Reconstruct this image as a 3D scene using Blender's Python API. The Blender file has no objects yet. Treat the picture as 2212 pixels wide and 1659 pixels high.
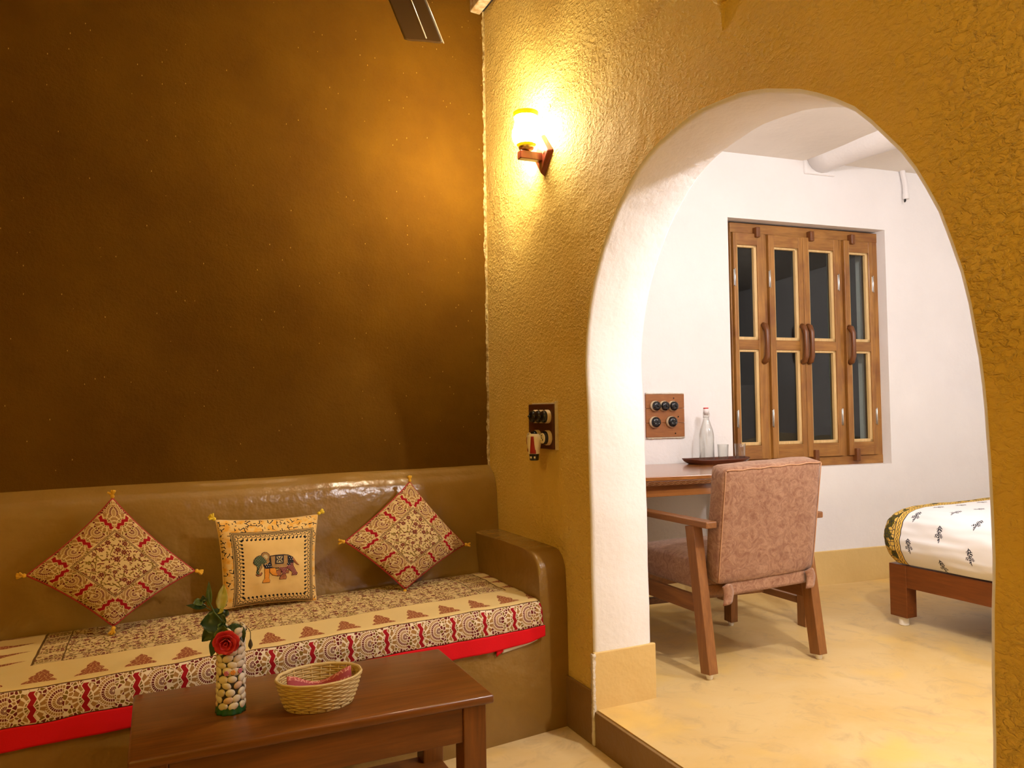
import bpy, bmesh, math, random
from mathutils import Vector, Matrix, noise as mn
PI = math.pi
SC = bpy.context.scene
COL = SC.collection
RNG = random.Random(7)

# ------------------------------------------------------------------ camera
W, H = 2212.0, 1659.0
FPX, YAW, PITCH, ROLL = 1647.69, .4339, .0344, -.0138
CAM = Vector((-1.4787, -3.4675, 1.25))
FW = Vector((math.sin(YAW)*math.cos(PITCH), math.cos(YAW)*math.cos(PITCH), math.sin(PITCH)))
R0 = Vector((math.cos(YAW), -math.sin(YAW), 0)); U0 = R0.cross(FW)
RT = math.cos(ROLL)*R0 + math.sin(ROLL)*U0
UP = math.cos(ROLL)*U0 - math.sin(ROLL)*R0
cd = bpy.data.cameras.new('camera'); co = bpy.data.objects.new('camera', cd); COL.objects.link(co)
cd.sensor_fit = 'HORIZONTAL'; cd.sensor_width = 36; cd.lens = FPX/W*36; cd.clip_start = .05
m3 = Matrix((RT, UP, -FW)).transposed()
co.matrix_world = Matrix.Translation(CAM) @ m3.to_4x4()
SC.camera = co
# measuring helpers: where a sight line of the photograph meets a plane of the room
def ray(p): return FW + RT*((p[0]-W/2)/FPX) - UP*((p[1]-H/2)/FPX)
def hit(p, n, d):
    n = Vector(n); r = ray(p); return CAM + r*((d-n.dot(CAM))/n.dot(r))
def HX(p, x=0): return hit(p, (1, 0, 0), x)
def HY(p, y, s=0): return hit(p, (-s, 1, 0), y)
def HZ(p, z): return hit(p, (0, 0, 1), z)
TA, TB = .1213, -.1006          # slant of the dark wall and of the far room's back wall
YB, YWIN = .3148, .3848         # back wall plane, window frame plane
HS = .132                       # height of the raised floor
def BF(x, d, z): return Vector((x, TA*x - d, z))       # bench frame: d = distance in front of the dark wall
def WF(x, d, z): return Vector((x, YB + TB*x - d, z))  # far room frame: d = distance in front of the back wall

# ------------------------------------------------------------------ object helpers
ORG = {}
def thing(name, label, cat, loc=(0, 0, 0), group=None):
    o = bpy.data.objects.new(name, None); COL.objects.link(o); o.location = loc
    o.empty_display_size = .05; o['label'] = label; o['category'] = cat
    if group: o['group'] = group
    ORG[o.name] = Vector(loc); return o
def obj(name, bm, mats, parent=None, smooth=False, kind=None, label=None, cat=None, group=None, solid=None, sub=0):
    me = bpy.data.meshes.new(name)
    if bm is not None:
        bmesh.ops.recalc_face_normals(bm, faces=bm.faces[:])
        org = ORG.get(parent.name, Vector()) if parent else Vector()
        for v in bm.verts: v.co -= org
        bm.to_mesh(me); bm.free()
    if not isinstance(mats, (list, tuple)): mats = [mats]
    for m in mats: me.materials.append(m)
    o = bpy.data.objects.new(name, me); COL.objects.link(o)
    if parent: o.parent = parent; ORG[o.name] = ORG.get(parent.name, Vector())
    else: ORG[o.name] = Vector()
    if smooth:
        for p in me.polygons: p.use_smooth = True
        if smooth != True and hasattr(me, 'set_sharp_from_angle'): me.set_sharp_from_angle(angle=smooth)
    if kind: o['kind'] = kind
    if label: o['label'] = label
    if cat: o['category'] = cat
    if group: o['group'] = group
    if solid:
        md = o.modifiers.new('solid', 'SOLIDIFY'); md.thickness = solid; md.offset = -1
    if sub:
        md = o.modifiers.new('sub', 'SUBSURF'); md.levels = sub; md.render_levels = sub
    return o
def NB(): return bmesh.new()
def box(bm, x0, x1, y0, y1, z0, z1, bev=.003, f=None, seg=2, mi=0):
    b = bmesh.new(); bmesh.ops.create_cube(b, size=1)
    for v in b.verts:
        v.co = Vector(((x0+x1)/2 + v.co.x*(x1-x0), (y0+y1)/2 + v.co.y*(y1-y0), (z0+z1)/2 + v.co.z*(z1-z0)))
    if bev > 0: bmesh.ops.bevel(b, geom=b.edges[:], offset=bev, segments=seg, affect='EDGES', profile=.5)
    if f:
        for v in b.verts: v.co = f(v.co.x, v.co.y, v.co.z)
    merge(bm, b, mi)
def merge(bm, b, mi=0):
    mp = {}
    uv_s = b.loops.layers.uv.active; uv_d = bm.loops.layers.uv.active if uv_s else None
    if uv_s and not uv_d: uv_d = bm.loops.layers.uv.new('UVMap')
    for v in b.verts: mp[v] = bm.verts.new(v.co)
    for fc in b.faces:
        try: n = bm.faces.new([mp[v] for v in fc.verts])
        except ValueError: continue
        n.material_index = mi; n.smooth = fc.smooth
        if uv_s:
            for l0, l1 in zip(fc.loops, n.loops): l1[uv_d].uv = l0[uv_s].uv
    b.free()
def frame_of(d, up=None):
    d = d.normalized(); up = up or (Vector((0, 0, 1)) if abs(d.z) < .95 else Vector((0, 1, 0)))
    s = d.cross(up).normalized(); u = s.cross(d).normalized(); return d, s, u
def bar(bm, p0, p1, w, h, bev=.003, up=None, w1=None, h1=None, mi=0):
    """square bar from p0 to p1, w across, h along the up direction, may taper to w1,h1"""
    p0, p1 = Vector(p0), Vector(p1); d, s, u = frame_of(p1-p0, up); L = (p1-p0).length
    b = bmesh.new(); bmesh.ops.create_cube(b, size=1)
    for v in b.verts:
        t = v.co.z+.5; ww = w+((w1 or w)-w)*t; hh = h+((h1 or h)-h)*t
        v.co = Vector((v.co.x*ww, v.co.y*hh, t*L))
    if bev > 0: bmesh.ops.bevel(b, geom=b.edges[:], offset=bev, segments=2, affect='EDGES', profile=.5)
    for v in b.verts: v.co = p0 + s*v.co.x + u*v.co.y + d*v.co.z
    merge(bm, b, mi)
def tube(bm, pts, r, n=10, closed=False, mi=0, cap=True):
    pts = [Vector(p) for p in pts]; N = len(pts); rings = []
    rr = r if isinstance(r, (list, tuple)) else [r]*N
    pu = None
    for i, p in enumerate(pts):
        a = pts[(i-1) % N] if (closed or i > 0) else p
        c = pts[(i+1) % N] if (closed or i < N-1) else p
        d = (c-a)
        if d.length < 1e-9: d = Vector((0, 0, 1))
        d.normalize()
        if pu is None: _, s, u = frame_of(d)
        else:
            s = d.cross(pu)
            if s.length < 1e-6: _, s, u = frame_of(d)
            s.normalize(); u = s.cross(d).normalized()
        pu = u
        rings.append([bm.verts.new(p + (s*math.cos(2*PI*k/n) + u*math.sin(2*PI*k/n))*rr[i]) for k in range(n)])
    for i in range(N if closed else N-1):
        A, B = rings[i], rings[(i+1) % N]
        for k in range(n):
            fc = bm.faces.new((A[k], A[(k+1) % n], B[(k+1) % n], B[k])); fc.material_index = mi; fc.smooth = True
    if cap and not closed:
        for rg in (rings[0], rings[-1]):
            fc = bm.faces.new(rg); fc.material_index = mi
def lathe(bm, c, prof, n=32, axis=Vector((0, 0, 1)), mi=0, cap0=False, cap1=False):
    """prof = [(r, h)...] turned round the axis through c"""
    c = Vector(c); d, s, u = frame_of(axis); rings = []
    for r, h in prof:
        rings.append([bm.verts.new(c + d*h + (s*math.cos(2*PI*k/n) + u*math.sin(2*PI*k/n))*max(r, 1e-5)) for k in range(n)])
    for A, B in zip(rings, rings[1:]):
        for k in range(n):
            fc = bm.faces.new((A[k], A[(k+1) % n], B[(k+1) % n], B[k])); fc.material_index = mi; fc.smooth = True
    if cap0: bm.faces.new(rings[0]).material_index = mi
    if cap1: bm.faces.new(rings[-1]).material_index = mi
def cyl(bm, p0, p1, r0, r1=None, n=20, mi=0):
    p0, p1 = Vector(p0), Vector(p1); L = (p1-p0).length; r1 = r0 if r1 is None else r1
    b = min(r0, r1, L)*.12
    lathe(bm, p0, [(r0-b, 0), (r0, b), (r1, L-b), (r1-b, L)], n, p1-p0, mi, True, True)
def grid(bm, fn, nu, nv, uvf=None, mi=0, closeu=False):
    vs = [[bm.verts.new(fn(i/(nu), j/(nv))) for j in range(nv+1)] for i in range(nu+(0 if closeu else 1))]
    uvl = (bm.loops.layers.uv.active or bm.loops.layers.uv.new('UVMap')) if uvf else None
    for i in range(nu):
        for j in range(nv):
            i2 = (i+1) % nu if closeu else i+1
            fc = bm.faces.new((vs[i][j], vs[i2][j], vs[i2][j+1], vs[i][j+1])); fc.material_index = mi; fc.smooth = True
            if uvl:
                for l, (a, b) in zip(fc.loops, ((i, j), (i+1, j), (i+1, j+1), (i, j+1))): l[uvl].uv = uvf(a/nu, b/nv)
    return vs
def ball(bm, c, rx, ry=None, rz=None, n=10, rot=None, mi=0):
    b = bmesh.new(); bmesh.ops.create_uvsphere(b, u_segments=n, v_segments=max(5, n*2//3), radius=1)
    ry = ry or rx; rz = rz or rx
    for v in b.verts:
        q = Vector((v.co.x*rx, v.co.y*ry, v.co.z*rz))
        if rot: q = rot @ q
        v.co = Vector(c)+q
    for fc in b.faces: fc.smooth = True
    merge(bm, b, mi)

# ------------------------------------------------------------------ node expressions
class V:
    def __init__(s, nt, so): s.nt, s.so = nt, so
    def __add__(s, o): return M(s.nt, 'ADD', s, o)
    __radd__ = __add__
    def __sub__(s, o): return M(s.nt, 'SUBTRACT', s, o)
    def __rsub__(s, o): return M(s.nt, 'SUBTRACT', o, s)
    def __mul__(s, o): return M(s.nt, 'MULTIPLY', s, o)
    __rmul__ = __mul__
    def __truediv__(s, o): return M(s.nt, 'DIVIDE', s, o)
    def __lt__(s, o): return M(s.nt, 'LESS_THAN', s, o)
    def __gt__(s, o): return M(s.nt, 'GREATER_THAN', s, o)
    def __neg__(s): return M(s.nt, 'MULTIPLY', s, -1.0)
    def __abs__(s): return M(s.nt, 'ABSOLUTE', s)
def M(nt, op, *a):
    n = nt.nodes.new('ShaderNodeMath'); n.operation = op
    for i, v in enumerate(a):
        if isinstance(v, V): nt.links.new(v.so, n.inputs[i])
        else: n.inputs[i].default_value = v
    return V(nt, n.outputs[0])
def mxx(a, b): return M(a.nt, 'MAXIMUM', a, b)
def mnn(a, b): return M(a.nt, 'MINIMUM', a, b)
def sin(a): return M(a.nt, 'SINE', a)
def cos(a): return M(a.nt, 'COSINE', a)
def fl(a): return M(a.nt, 'FLOOR', a)
def fr(a): return M(a.nt, 'FRACT', a)
def at2(a, b): return M(a.nt, 'ARCTAN2', a, b)
def sq(a): return M(a.nt, 'SQRT', a)
def ln2(a, b): return sq(a*a+b*b)
def sel(c, a, b): return b + (a-b)*c if not (isinstance(a, (int, float)) and isinstance(b, (int, float))) else c*(a-b)+b
def vec(nt, x, y, z=0.0):
    n = nt.nodes.new('ShaderNodeCombineXYZ')
    for i, v in enumerate((x, y, z)):
        if isinstance(v, V): nt.links.new(v.so, n.inputs[i])
        else: n.inputs[i].default_value = v
    return n.outputs[0]
def sep(nt, so):
    n = nt.nodes.new('ShaderNodeSeparateXYZ'); nt.links.new(so, n.inputs[0]); return [V(nt, o) for o in n.outputs]
def vor(nt, x, y, scale, feature='F1', rnd=1.0):
    n = nt.nodes.new('ShaderNodeTexVoronoi'); n.voronoi_dimensions = '2D'; n.feature = feature
    nt.links.new(vec(nt, x, y), n.inputs['Vector']); n.inputs['Scale'].default_value = scale
    n.inputs['Randomness'].default_value = rnd
    if feature != 'F1': return V(nt, n.outputs['Distance'])
    return V(nt, n.outputs['Distance']), sep(nt, n.outputs['Color']), sep(nt, n.outputs['Position'])
def noi(nt, so, scale, detail=2, rough=.5, dist=0):
    n = nt.nodes.new('ShaderNodeTexNoise'); nt.links.new(so, n.inputs['Vector'])
    n.inputs['Scale'].default_value = scale; n.inputs['Detail'].default_value = detail
    n.inputs['Roughness'].default_value = rough; n.inputs['Distortion'].default_value = dist
    return V(nt, n.outputs['Fac'] if 'Fac' in n.outputs else n.outputs[0])
def col(nt, fac, a, b):
    n = nt.nodes.new('ShaderNodeMix'); n.data_type = 'RGBA'
    for i, v in ((0, fac), (6, a), (7, b)):
        if isinstance(v, V): nt.links.new(v.so, n.inputs[i])
        elif isinstance(v, bpy.types.NodeSocket): nt.links.new(v, n.inputs[i])
        elif isinstance(v, (int, float)): n.inputs[i].default_value = v
        else: n.inputs[i].default_value = (*v, 1)
    return n.outputs[2]
def ramp(nt, v, a, b):
    n = nt.nodes.new('ShaderNodeMapRange'); nt.links.new(v.so, n.inputs[0])
    n.inputs[1].default_value = a; n.inputs[2].default_value = b; return V(nt, n.outputs[0])
def new(name):
    m = bpy.data.materials.new(name); m.use_nodes = True; nt = m.node_tree
    return m, nt, nt.nodes['Principled BSDF'], nt.nodes.new('ShaderNodeTexCoord')
def setc(nt, b, c):
    if isinstance(c, bpy.types.NodeSocket): nt.links.new(c, b.inputs['Base Color'])
    else: b.inputs['Base Color'].default_value = (*c, 1)
def bump(nt, b, h, strength, dist=.01, prev=None):
    n = nt.nodes.new('ShaderNodeBump'); n.inputs['Strength'].default_value = strength; n.inputs['Distance'].default_value = dist
    nt.links.new(h.so, n.inputs['Height'])
    if prev: nt.links.new(prev.outputs[0], n.inputs['Normal'])
    nt.links.new(n.outputs[0], b.inputs['Normal']); return n
def plain(name, c, rough=.5, metal=0, spec=.5, c2=None, scale=8, bmp=0, bs=60, coat=0):
    m, nt, b, tc = new(name)
    b.inputs['Roughness'].default_value = rough; b.inputs['Metallic'].default_value = metal
    b.inputs['Specular IOR Level'].default_value = spec; b.inputs['Coat Weight'].default_value = coat
    if c2: setc(nt, b, col(nt, ramp(nt, noi(nt, tc.outputs['Object'], scale, 4, .6), .3, .7), c, c2))
    else: setc(nt, b, c)
    if bmp: bump(nt, b, noi(nt, tc.outputs['Object'], bs, 4, .6), bmp, .004)
    return m
def scaled(nt, so, sx, sy, sz):
    x, y, z = sep(nt, so); return vec(nt, x*sx, y*sy, z*sz)
def wood(name, c1, c2, axis='x', rough=.35, scale=1.0, coat=.0, c3=None):
    m, nt, b, tc = new(name)
    s = {'x': (1.6, 22, 22), 'y': (22, 1.6, 22), 'z': (22, 22, 1.6)}[axis]
    p = scaled(nt, tc.outputs['Object'], *[q*scale for q in s])
    f = noi(nt, p, 1.0, 5, .6, 1.2)
    fine = noi(nt, p, 5.0, 3, .6)
    c = col(nt, ramp(nt, f, .34, .66), c1, c2)
    if c3: c = col(nt, ramp(nt, noi(nt, tc.outputs['Object'], 5*scale, 3), .5, .75), c, c3)
    c = col(nt, ramp(nt, fine, .3, .75)*.45, c, tuple(q*.55 for q in c1))
    setc(nt, b, c); b.inputs['Roughness'].default_value = rough; b.inputs['Coat Weight'].default_value = coat
    b.inputs['Coat Roughness'].default_value = .12
    bump(nt, b, fine, .12, .002)
    return m
def plaster(name, c1, c2, rough=.8, spec=.3, big=(6, .3), fine=(70, .35), ridge=0, fleck=None, csc=2.5):
    m, nt, b, tc = new(name); P = tc.outputs['Object']
    setc(nt, b, col(nt, ramp(nt, noi(nt, P, csc, 5, .6), .3, .7), c1, c2))
    if fleck:
        v = nt.nodes.new('ShaderNodeTexVoronoi'); v.inputs['Scale'].default_value = 26
        nt.links.new(scaled(nt, P, 2.2, 1, .9), v.inputs['Vector'])
        hit_ = (V(nt, v.outputs['Distance']) < .07) * (sep(nt, v.outputs['Color'])[0] > .72)
        src = b.inputs['Base Color'].links[0].from_socket
        setc(nt, b, col(nt, hit_, src, fleck))
    b.inputs['Roughness'].default_value = rough; b.inputs['Specular IOR Level'].default_value = spec
    h = noi(nt, P, big[0], 4, .55)
    n1 = bump(nt, b, h, big[1], .05)
    n2 = bump(nt, b, noi(nt, P, fine[0], 4, .65), fine[1], .006, n1)
    if ridge:
        hr = noi(nt, scaled(nt, P, 1, 1.0, 1.5), 52, 3, .6, .5)
        hr = ramp(nt, hr, .42, .75) * (ramp(nt, noi(nt, P, 1.3, 2), .38, .62)*.8+.2)
        bump(nt, b, hr, ridge, .007, n2)
    return m

M_dark = plaster('dark_mud_plaster', (.078, .031, .0018), (.110, .048, .0025), .85, .06, (5, .3), (90, .5), fleck=(.42, .27, .07))
M_ochre = plaster('ochre_plaster', (.70, .475, .105), (.78, .55, .15), .75, .3, (5, .35), (80, .40), ridge=1.0)
M_white = plaster('white_lime_plaster', (.80, .775, .76), (.84, .815, .80), .75, .3, (4, .25), (60, .25))
M_cream = plaster('ceiling_wash', (.74, .68, .60), (.80, .74, .66), .85, .2, (3, .2), (40, .2))
M_bench = plaster('brown_oxide_plaster', (.215, .115, .020), (.265, .146, .031), .26, .5, (7, .25), (18, .10))
M_skirt = plaster('brown_skirting_plaster', (.19, .10, .028), (.25, .14, .045), .45, .4, (7, .2), (40, .15))
M_tan = plaster('ochre_skirting_plaster', (.62, .43, .16), (.70, .50, .20), .55, .4, (7, .2), (40, .15))
M_chip = plaster('chipped_lime', (.78, .74, .66), (.62, .52, .36), .9, .2, (30, .4), (90, .5))
M_rough = plaster('rough_mortar', (.20, .11, .012), (.62, .47, .20), .9, .2, (40, .6), (90, .7), csc=45)
def floor_mat():
    m, nt, b, tc = new('cream_oxide_floor'); P = tc.outputs['Object']
    a = ramp(nt, noi(nt, P, 1.7, 6, .62, .6), .35, .68); g = ramp(nt, noi(nt, P, 6.5, 5, .65, 1.5), .52, .74)
    c = col(nt, a, (.71, .525, .245), (.64, .43, .15)); c = col(nt, g*.75, c, (.47, .33, .16))
    sp = ramp(nt, noi(nt, P, 3.1, 3, .5, .3), .56, .72)
    c = col(nt, sp*.7, c, (.78, .52, .14)); setc(nt, b, c)
    b.inputs['Roughness'].default_value = .42; b.inputs['Specular IOR Level'].default_value = .35
    bump(nt, b, noi(nt, P, 9, 5, .6), .2, .01); return m
M_floor = floor_mat()
M_table = wood('dark_polished_teak', (.115, .034, .004), (.21, .068, .008), 'x', .3, 1.0, .12)
M_tablez = wood('dark_polished_teak_upright', (.115, .034, .004), (.21, .068, .008), 'z', .32, 1.0, .1)
M_teakx = wood('orange_teak', (.25, .098, .014), (.42, .195, .042), 'x', .4, .9, .1, (.20, .065, .013))
M_teakz = wood('orange_teak_upright', (.25, .098, .014), (.44, .205, .042), 'z', .4, .9, .1, (.19, .06, .012))
M_bead = wood('lit_teak_bead', (.62, .40, .15), (.74, .52, .24), 'z', .45)  # bead in teak, the lit bevel painted in as a paler tone
M_chairx = wood('chair_teak', (.19, .07, .018), (.29, .115, .03), 'y', .4, 1.2)
M_chairz = wood('chair_teak_upright', (.20, .075, .018), (.31, .125, .032), 'z', .4, 1.2)
M_deskx = wood('desk_teak', (.30, .105, .025), (.45, .18, .045), 'x', .22, .8, .5)
M_bedw = wood('bed_teak', (.145, .038, .006), (.22, .062, .010), 'y', .4, 1.0, .05)
M_handle = plain('handle_wood', (.15, .048, .010), .35)
M_mount = wood('red_stained_wood', (.15, .028, .01), (.22, .045, .014), 'z', .3, 2, .3)
M_board = wood('switch_board_wood', (.28, .095, .020), (.36, .13, .030), 'x', .45, 2)
M_boardd = wood('dark_switch_board_wood', (.07, .018, .008), (.10, .026, .010), 'x', .4, 2)
M_black = plain('black_bakelite', (.006, .006, .007), .22)
M_porc = plain('cream_porcelain', (.62, .50, .32), .35)
M_brass = plain('brass', (.75, .52, .2), .3, 1)
M_steel = plain('steel', (.6, .6, .58), .3, 1)
M_wfoot = plain('white_nylon', (.82, .78, .70), .5)
M_whiteplastic = plain('white_plastic', (.75, .66, .45), .4)
M_redplastic = plain('red_plastic', (.28, .01, .012), .35)
M_pipe = plain('white_painted_conduit', (.80, .77, .76), .5)
M_fan = plain('dark_brown_fan_metal', (.030, .016, .006), .32, .0, .5, coat=.3)
M_fanline = plain('fan_ridge_highlight', (.42, .33, .22), .35, .6)  # reflection along the blade ridge, put into a pale colour
M_blackcable = plain('black_cable', (.008, .008, .008), .5)
M_beamend = plain('painted_beam_end', (.62, .52, .32), .8, c2=(.35, .18, .03), scale=30)
M_redhem = plain('red_cotton', (.66, .004, .010), .75, spec=.2, bmp=.15, bs=300)
M_redpipe = plain('red_piping_cotton', (.34, .02, .012), .8)
M_lining = plain('white_lining_cotton', (.72, .66, .58), .85)
M_tassel = plain('yellow_thread', (.72, .40, .02), .8, bmp=.3, bs=400)
M_tassel2 = plain('bright_yellow_thread', (.78, .56, .03), .8, bmp=.3, bs=400)
M_leaf = plain('dark_green_leaf', (.012, .035, .008), .35, c2=(.02, .055, .012), scale=20)
M_leaf2 = plain('mid_green_leaf', (.05, .10, .015), .45, c2=(.09, .13, .02), scale=20)
M_leafpale = plain('pale_bud', (.55, .48, .17), .6, c2=(.32, .36, .06), scale=25)
M_rose = plain('rose_petal', (.52, .012, .03), .55, c2=(.70, .06, .09), scale=25)
M_drybud = plain('dried_bud', (.07, .05, .015), .8)
M_cane = plain('split_cane', (.46, .30, .09), .5, c2=(.58, .41, .16), scale=40)
M_canerim = plain('cane_rim', (.58, .42, .17), .5)
M_vasebody = plain('dark_grout', (.055, .045, .03), .8)
M_green = plain('green_glaze', (.008, .07, .022), .25, c2=(.015, .11, .035), scale=60)
M_tray = wood('carved_tray_wood', (.09, .022, .010), (.14, .036, .014), 'x', .35, 2)
M_rubberred = plain('red_rubber', (.65, .02, .02), .5)
M_out = plain('pale_green_post', (.35, .42, .22), .6)
M_night = plain('night_ground', (.01, .01, .01), .9)

def pebble_mat():
    m, nt, b, tc = new('river_pebbles')
    g = nt.nodes.new('ShaderNodeNewGeometry')
    r = V(nt, g.outputs['Random Per Island'])
    c = col(nt, r, (.74, .66, .52), (.60, .51, .37)); c = col(nt, r > .92, c, (.62, .42, .28))
    setc(nt, b, c); b.inputs['Roughness'].default_value = .35; return m
M_pebble = pebble_mat()
M_pink = plain('pink_paint', (.55, .16, .26), .5); M_orange = plain('orange_paint', (.72, .30, .05), .5)

def glass_mat(name, rough=.0, tint=(1, 1, 1), ior=1.45, gain=1.0, power=5.0):
    m = bpy.data.materials.new(name); m.use_nodes = True; nt = m.node_tree; nt.nodes.clear()
    o = nt.nodes.new('ShaderNodeOutputMaterial'); mix = nt.nodes.new('ShaderNodeMixShader')
    t = nt.nodes.new('ShaderNodeBsdfTransparent'); t.inputs[0].default_value = (*tint, 1)
    g = nt.nodes.new('ShaderNodeBsdfGlossy'); g.inputs['Roughness'].default_value = rough
    f = nt.nodes.new('ShaderNodeLayerWeight'); f.inputs['Blend'].default_value = .5
    r0 = ((ior-1)/(ior+1))**2*gain
    fac = M(nt, 'POWER', V(nt, f.outputs['Facing']), power)*(1.0-r0)+r0
    nt.links.new(fac.so, mix.inputs[0]); nt.links.new(t.outputs[0], mix.inputs[1]); nt.links.new(g.outputs[0], mix.inputs[2])
    nt.links.new(mix.outputs[0], o.inputs[0]); return m
M_pane = glass_mat('window_glass', 0, (.86, .9, .88), 1.5)
M_glass = glass_mat('clear_drinking_glass', .02, (.95, .955, .945), 1.45, 1.3, 3.0)

def shade_mat():
    m, nt, b, tc = new('glowing_opal_glass_shade')
    u, v, _ = sep(nt, tc.outputs['UV'])
    band = mxx(v < .10, v > .80)
    e = col(nt, band, (1.0, .85, .62), (1.0, .60, .005))
    setc(nt, b, col(nt, band, (.5, .48, .4), (.10, .055, .0))); nt.links.new(e, b.inputs['Emission Color'])
    # added unevenness: glow weakened toward the ochre wall, strengthened toward the dark wall
    gn = sep(nt, nt.nodes.new('ShaderNodeNewGeometry').outputs['Normal'])
    s = sel(band, 1.15, (1.0-gn[0]*.55+gn[1]*.55)*SHADE); nt.links.new(s.so, b.inputs['Emission Strength'])
    b.inputs['Roughness'].default_value = .2; return m
SHADE = 380.0
M_shade = shade_mat()

# ---- printed fabrics (all from node arithmetic on the cloth's own metre coordinates)
CREAM, MAROON, OLIVE, TANP, REDP = (.62, .46, .21), (.135, .014, .012), (.19, .11, .018), (.33, .17, .05), (.30, .006, .010)
def vine_field(nt, x, y, base=CREAM, k=1.0):
    P = vec(nt, x, y)
    nx = noi(nt, P, 26/k, 1)-.5; ny = noi(nt, vec(nt, y+3.1, x+1.7), 26/k, 1)-.5
    xd, yd = x+nx*.045*k, y+ny*.045*k
    e = vor(nt, xd, yd, 19/k, 'DISTANCE_TO_EDGE')
    c = col(nt, e < .035, base, OLIVE)
    d, rc, pos = vor(nt, x, y, 84/k)
    lx, ly = x-pos[0], y-pos[1]
    th = at2(ly, lx)+rc[1]*6.28; r = ln2(lx, ly)
    c = col(nt, (r < (abs(cos(th))*.0042+.0009)*k)*(rc[0] > .25), c, col(nt, rc[2] > .5, OLIVE, MAROON))
    d, rc, pos = vor(nt, x, y, 27/k, rnd=.55)
    lx, ly = x-pos[0], y-pos[1]; r = ln2(lx, ly); th = at2(ly, lx)+rc[1]*6.28
    pet = (abs(cos(th*3.5))*.55+.45)*.0120*k*(rc[2]*.5+.6)
    fm = (r < pet)*(rc[0] > .30)
    c = col(nt, (r < pet+.0016*k)*(rc[0] > .30), c, base)
    c = col(nt, fm, c, MAROON)
    c = col(nt, (r < .0028*k)*(rc[0] > .30), c, TANP)
    return c
def fan_border(nt, u, w, h, per=.13, base=CREAM):
    """u along in metres, w across in metres 0..h"""
    cell = u/per; uu = (fr(cell)-.5)*per
    # mosaic ground
    d = vor(nt, u, w, 92, 'DISTANCE_TO_EDGE'); _, rc, _ = vor(nt, u, w, 92)
    cc = col(nt, rc[0] > .42, OLIVE, MAROON); cc = col(nt, rc[1] > .8, cc, TANP)
    c = col(nt, (d > .125)*(rc[2] > .10), base, cc)
    # fan of dashed rings
    fx, fy = uu-.004, w-h*.45
    r = ln2(fx, fy); th = at2(fy, fx)
    rb = r/.0100; ring = fl(rb)
    ink = (fr(rb) > .26)*(fr(th*(ring*1.3+2.2)+.3) > .24)
    rc2 = col(nt, fr(ring*.5) > .25, MAROON, TANP)
    c = col(nt, (r < .044)*(fx < .004), c, col(nt, ink, base, rc2))
    # lotus petals round a red zigzag
    lx = abs(uu)-per*.5; lx2 = uu - per*.5 + (uu < 0)*per
    py = w-h*.5; pr = ln2(lx2, py*.8); pt = at2(py, lx2)
    pet = (fr(pt*1.75+pr*6) > .34)*(fr(pr/.021+.2) > .16)
    c = col(nt, pr < .033, c, col(nt, pet, base, col(nt, pr > .021, OLIVE, TANP)))
    zz = abs(fr(w/h*3.4)-.5)*.016-.004
    c = col(nt, abs(lx2-zz) < .0095, c, base)
    c = col(nt, (abs(lx2-zz) < .0072)*(abs(py) < h*.43), c, REDP)
    return c
def lotus(nt, lx, ly, wd, ht, seedx, seedy):
    """mound motif, tip at +ly; returns (mask, colour)"""
    t = ly/ht
    edge = (sq(mxx(1.0-t, 0.0))*.45+(1.0-t)*.55)*wd*(abs(sin(t*9.0+.9))*.30+.66)
    m = (abs(lx) < edge)*(t > 0.0)*(t < 1.0)
    e = vor(nt, seedx, seedy, 85, 'DISTANCE_TO_EDGE')
    return m, col(nt, e < .10, (.25, .055, .02), (.50, .27, .10))
def fabric(name, colour, weave=.12):
    m, nt, b, tc = new(name); x, y, _ = sep(nt, tc.outputs['UV'])
    setc(nt, b, colour(nt, x, y)); b.inputs['Roughness'].default_value = .85; b.inputs['Specular IOR Level'].default_value = .15
    bump(nt, b, noi(nt, tc.outputs['UV'], 420, 2), weave, .002); return m
HALF = .19
def floral_cushion(nt, x, y):
    d = mxx(abs(x), abs(y)); along = sel(abs(x) > abs(y), y, x)
    inner = vine_field(nt, x, y, k=1.0)
    outer = fan_border(nt, along+.21, d-.108, .078, .105)
    c = col(nt, d > .104, inner, outer)
    ring = (d > .0985)*(d < .1055)
    c = col(nt, ring, c, col(nt, (abs(d-.102) < .0016)*(fr(along/.0042) > .5), (.13, .06, .014), CREAM))
    return c
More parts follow.
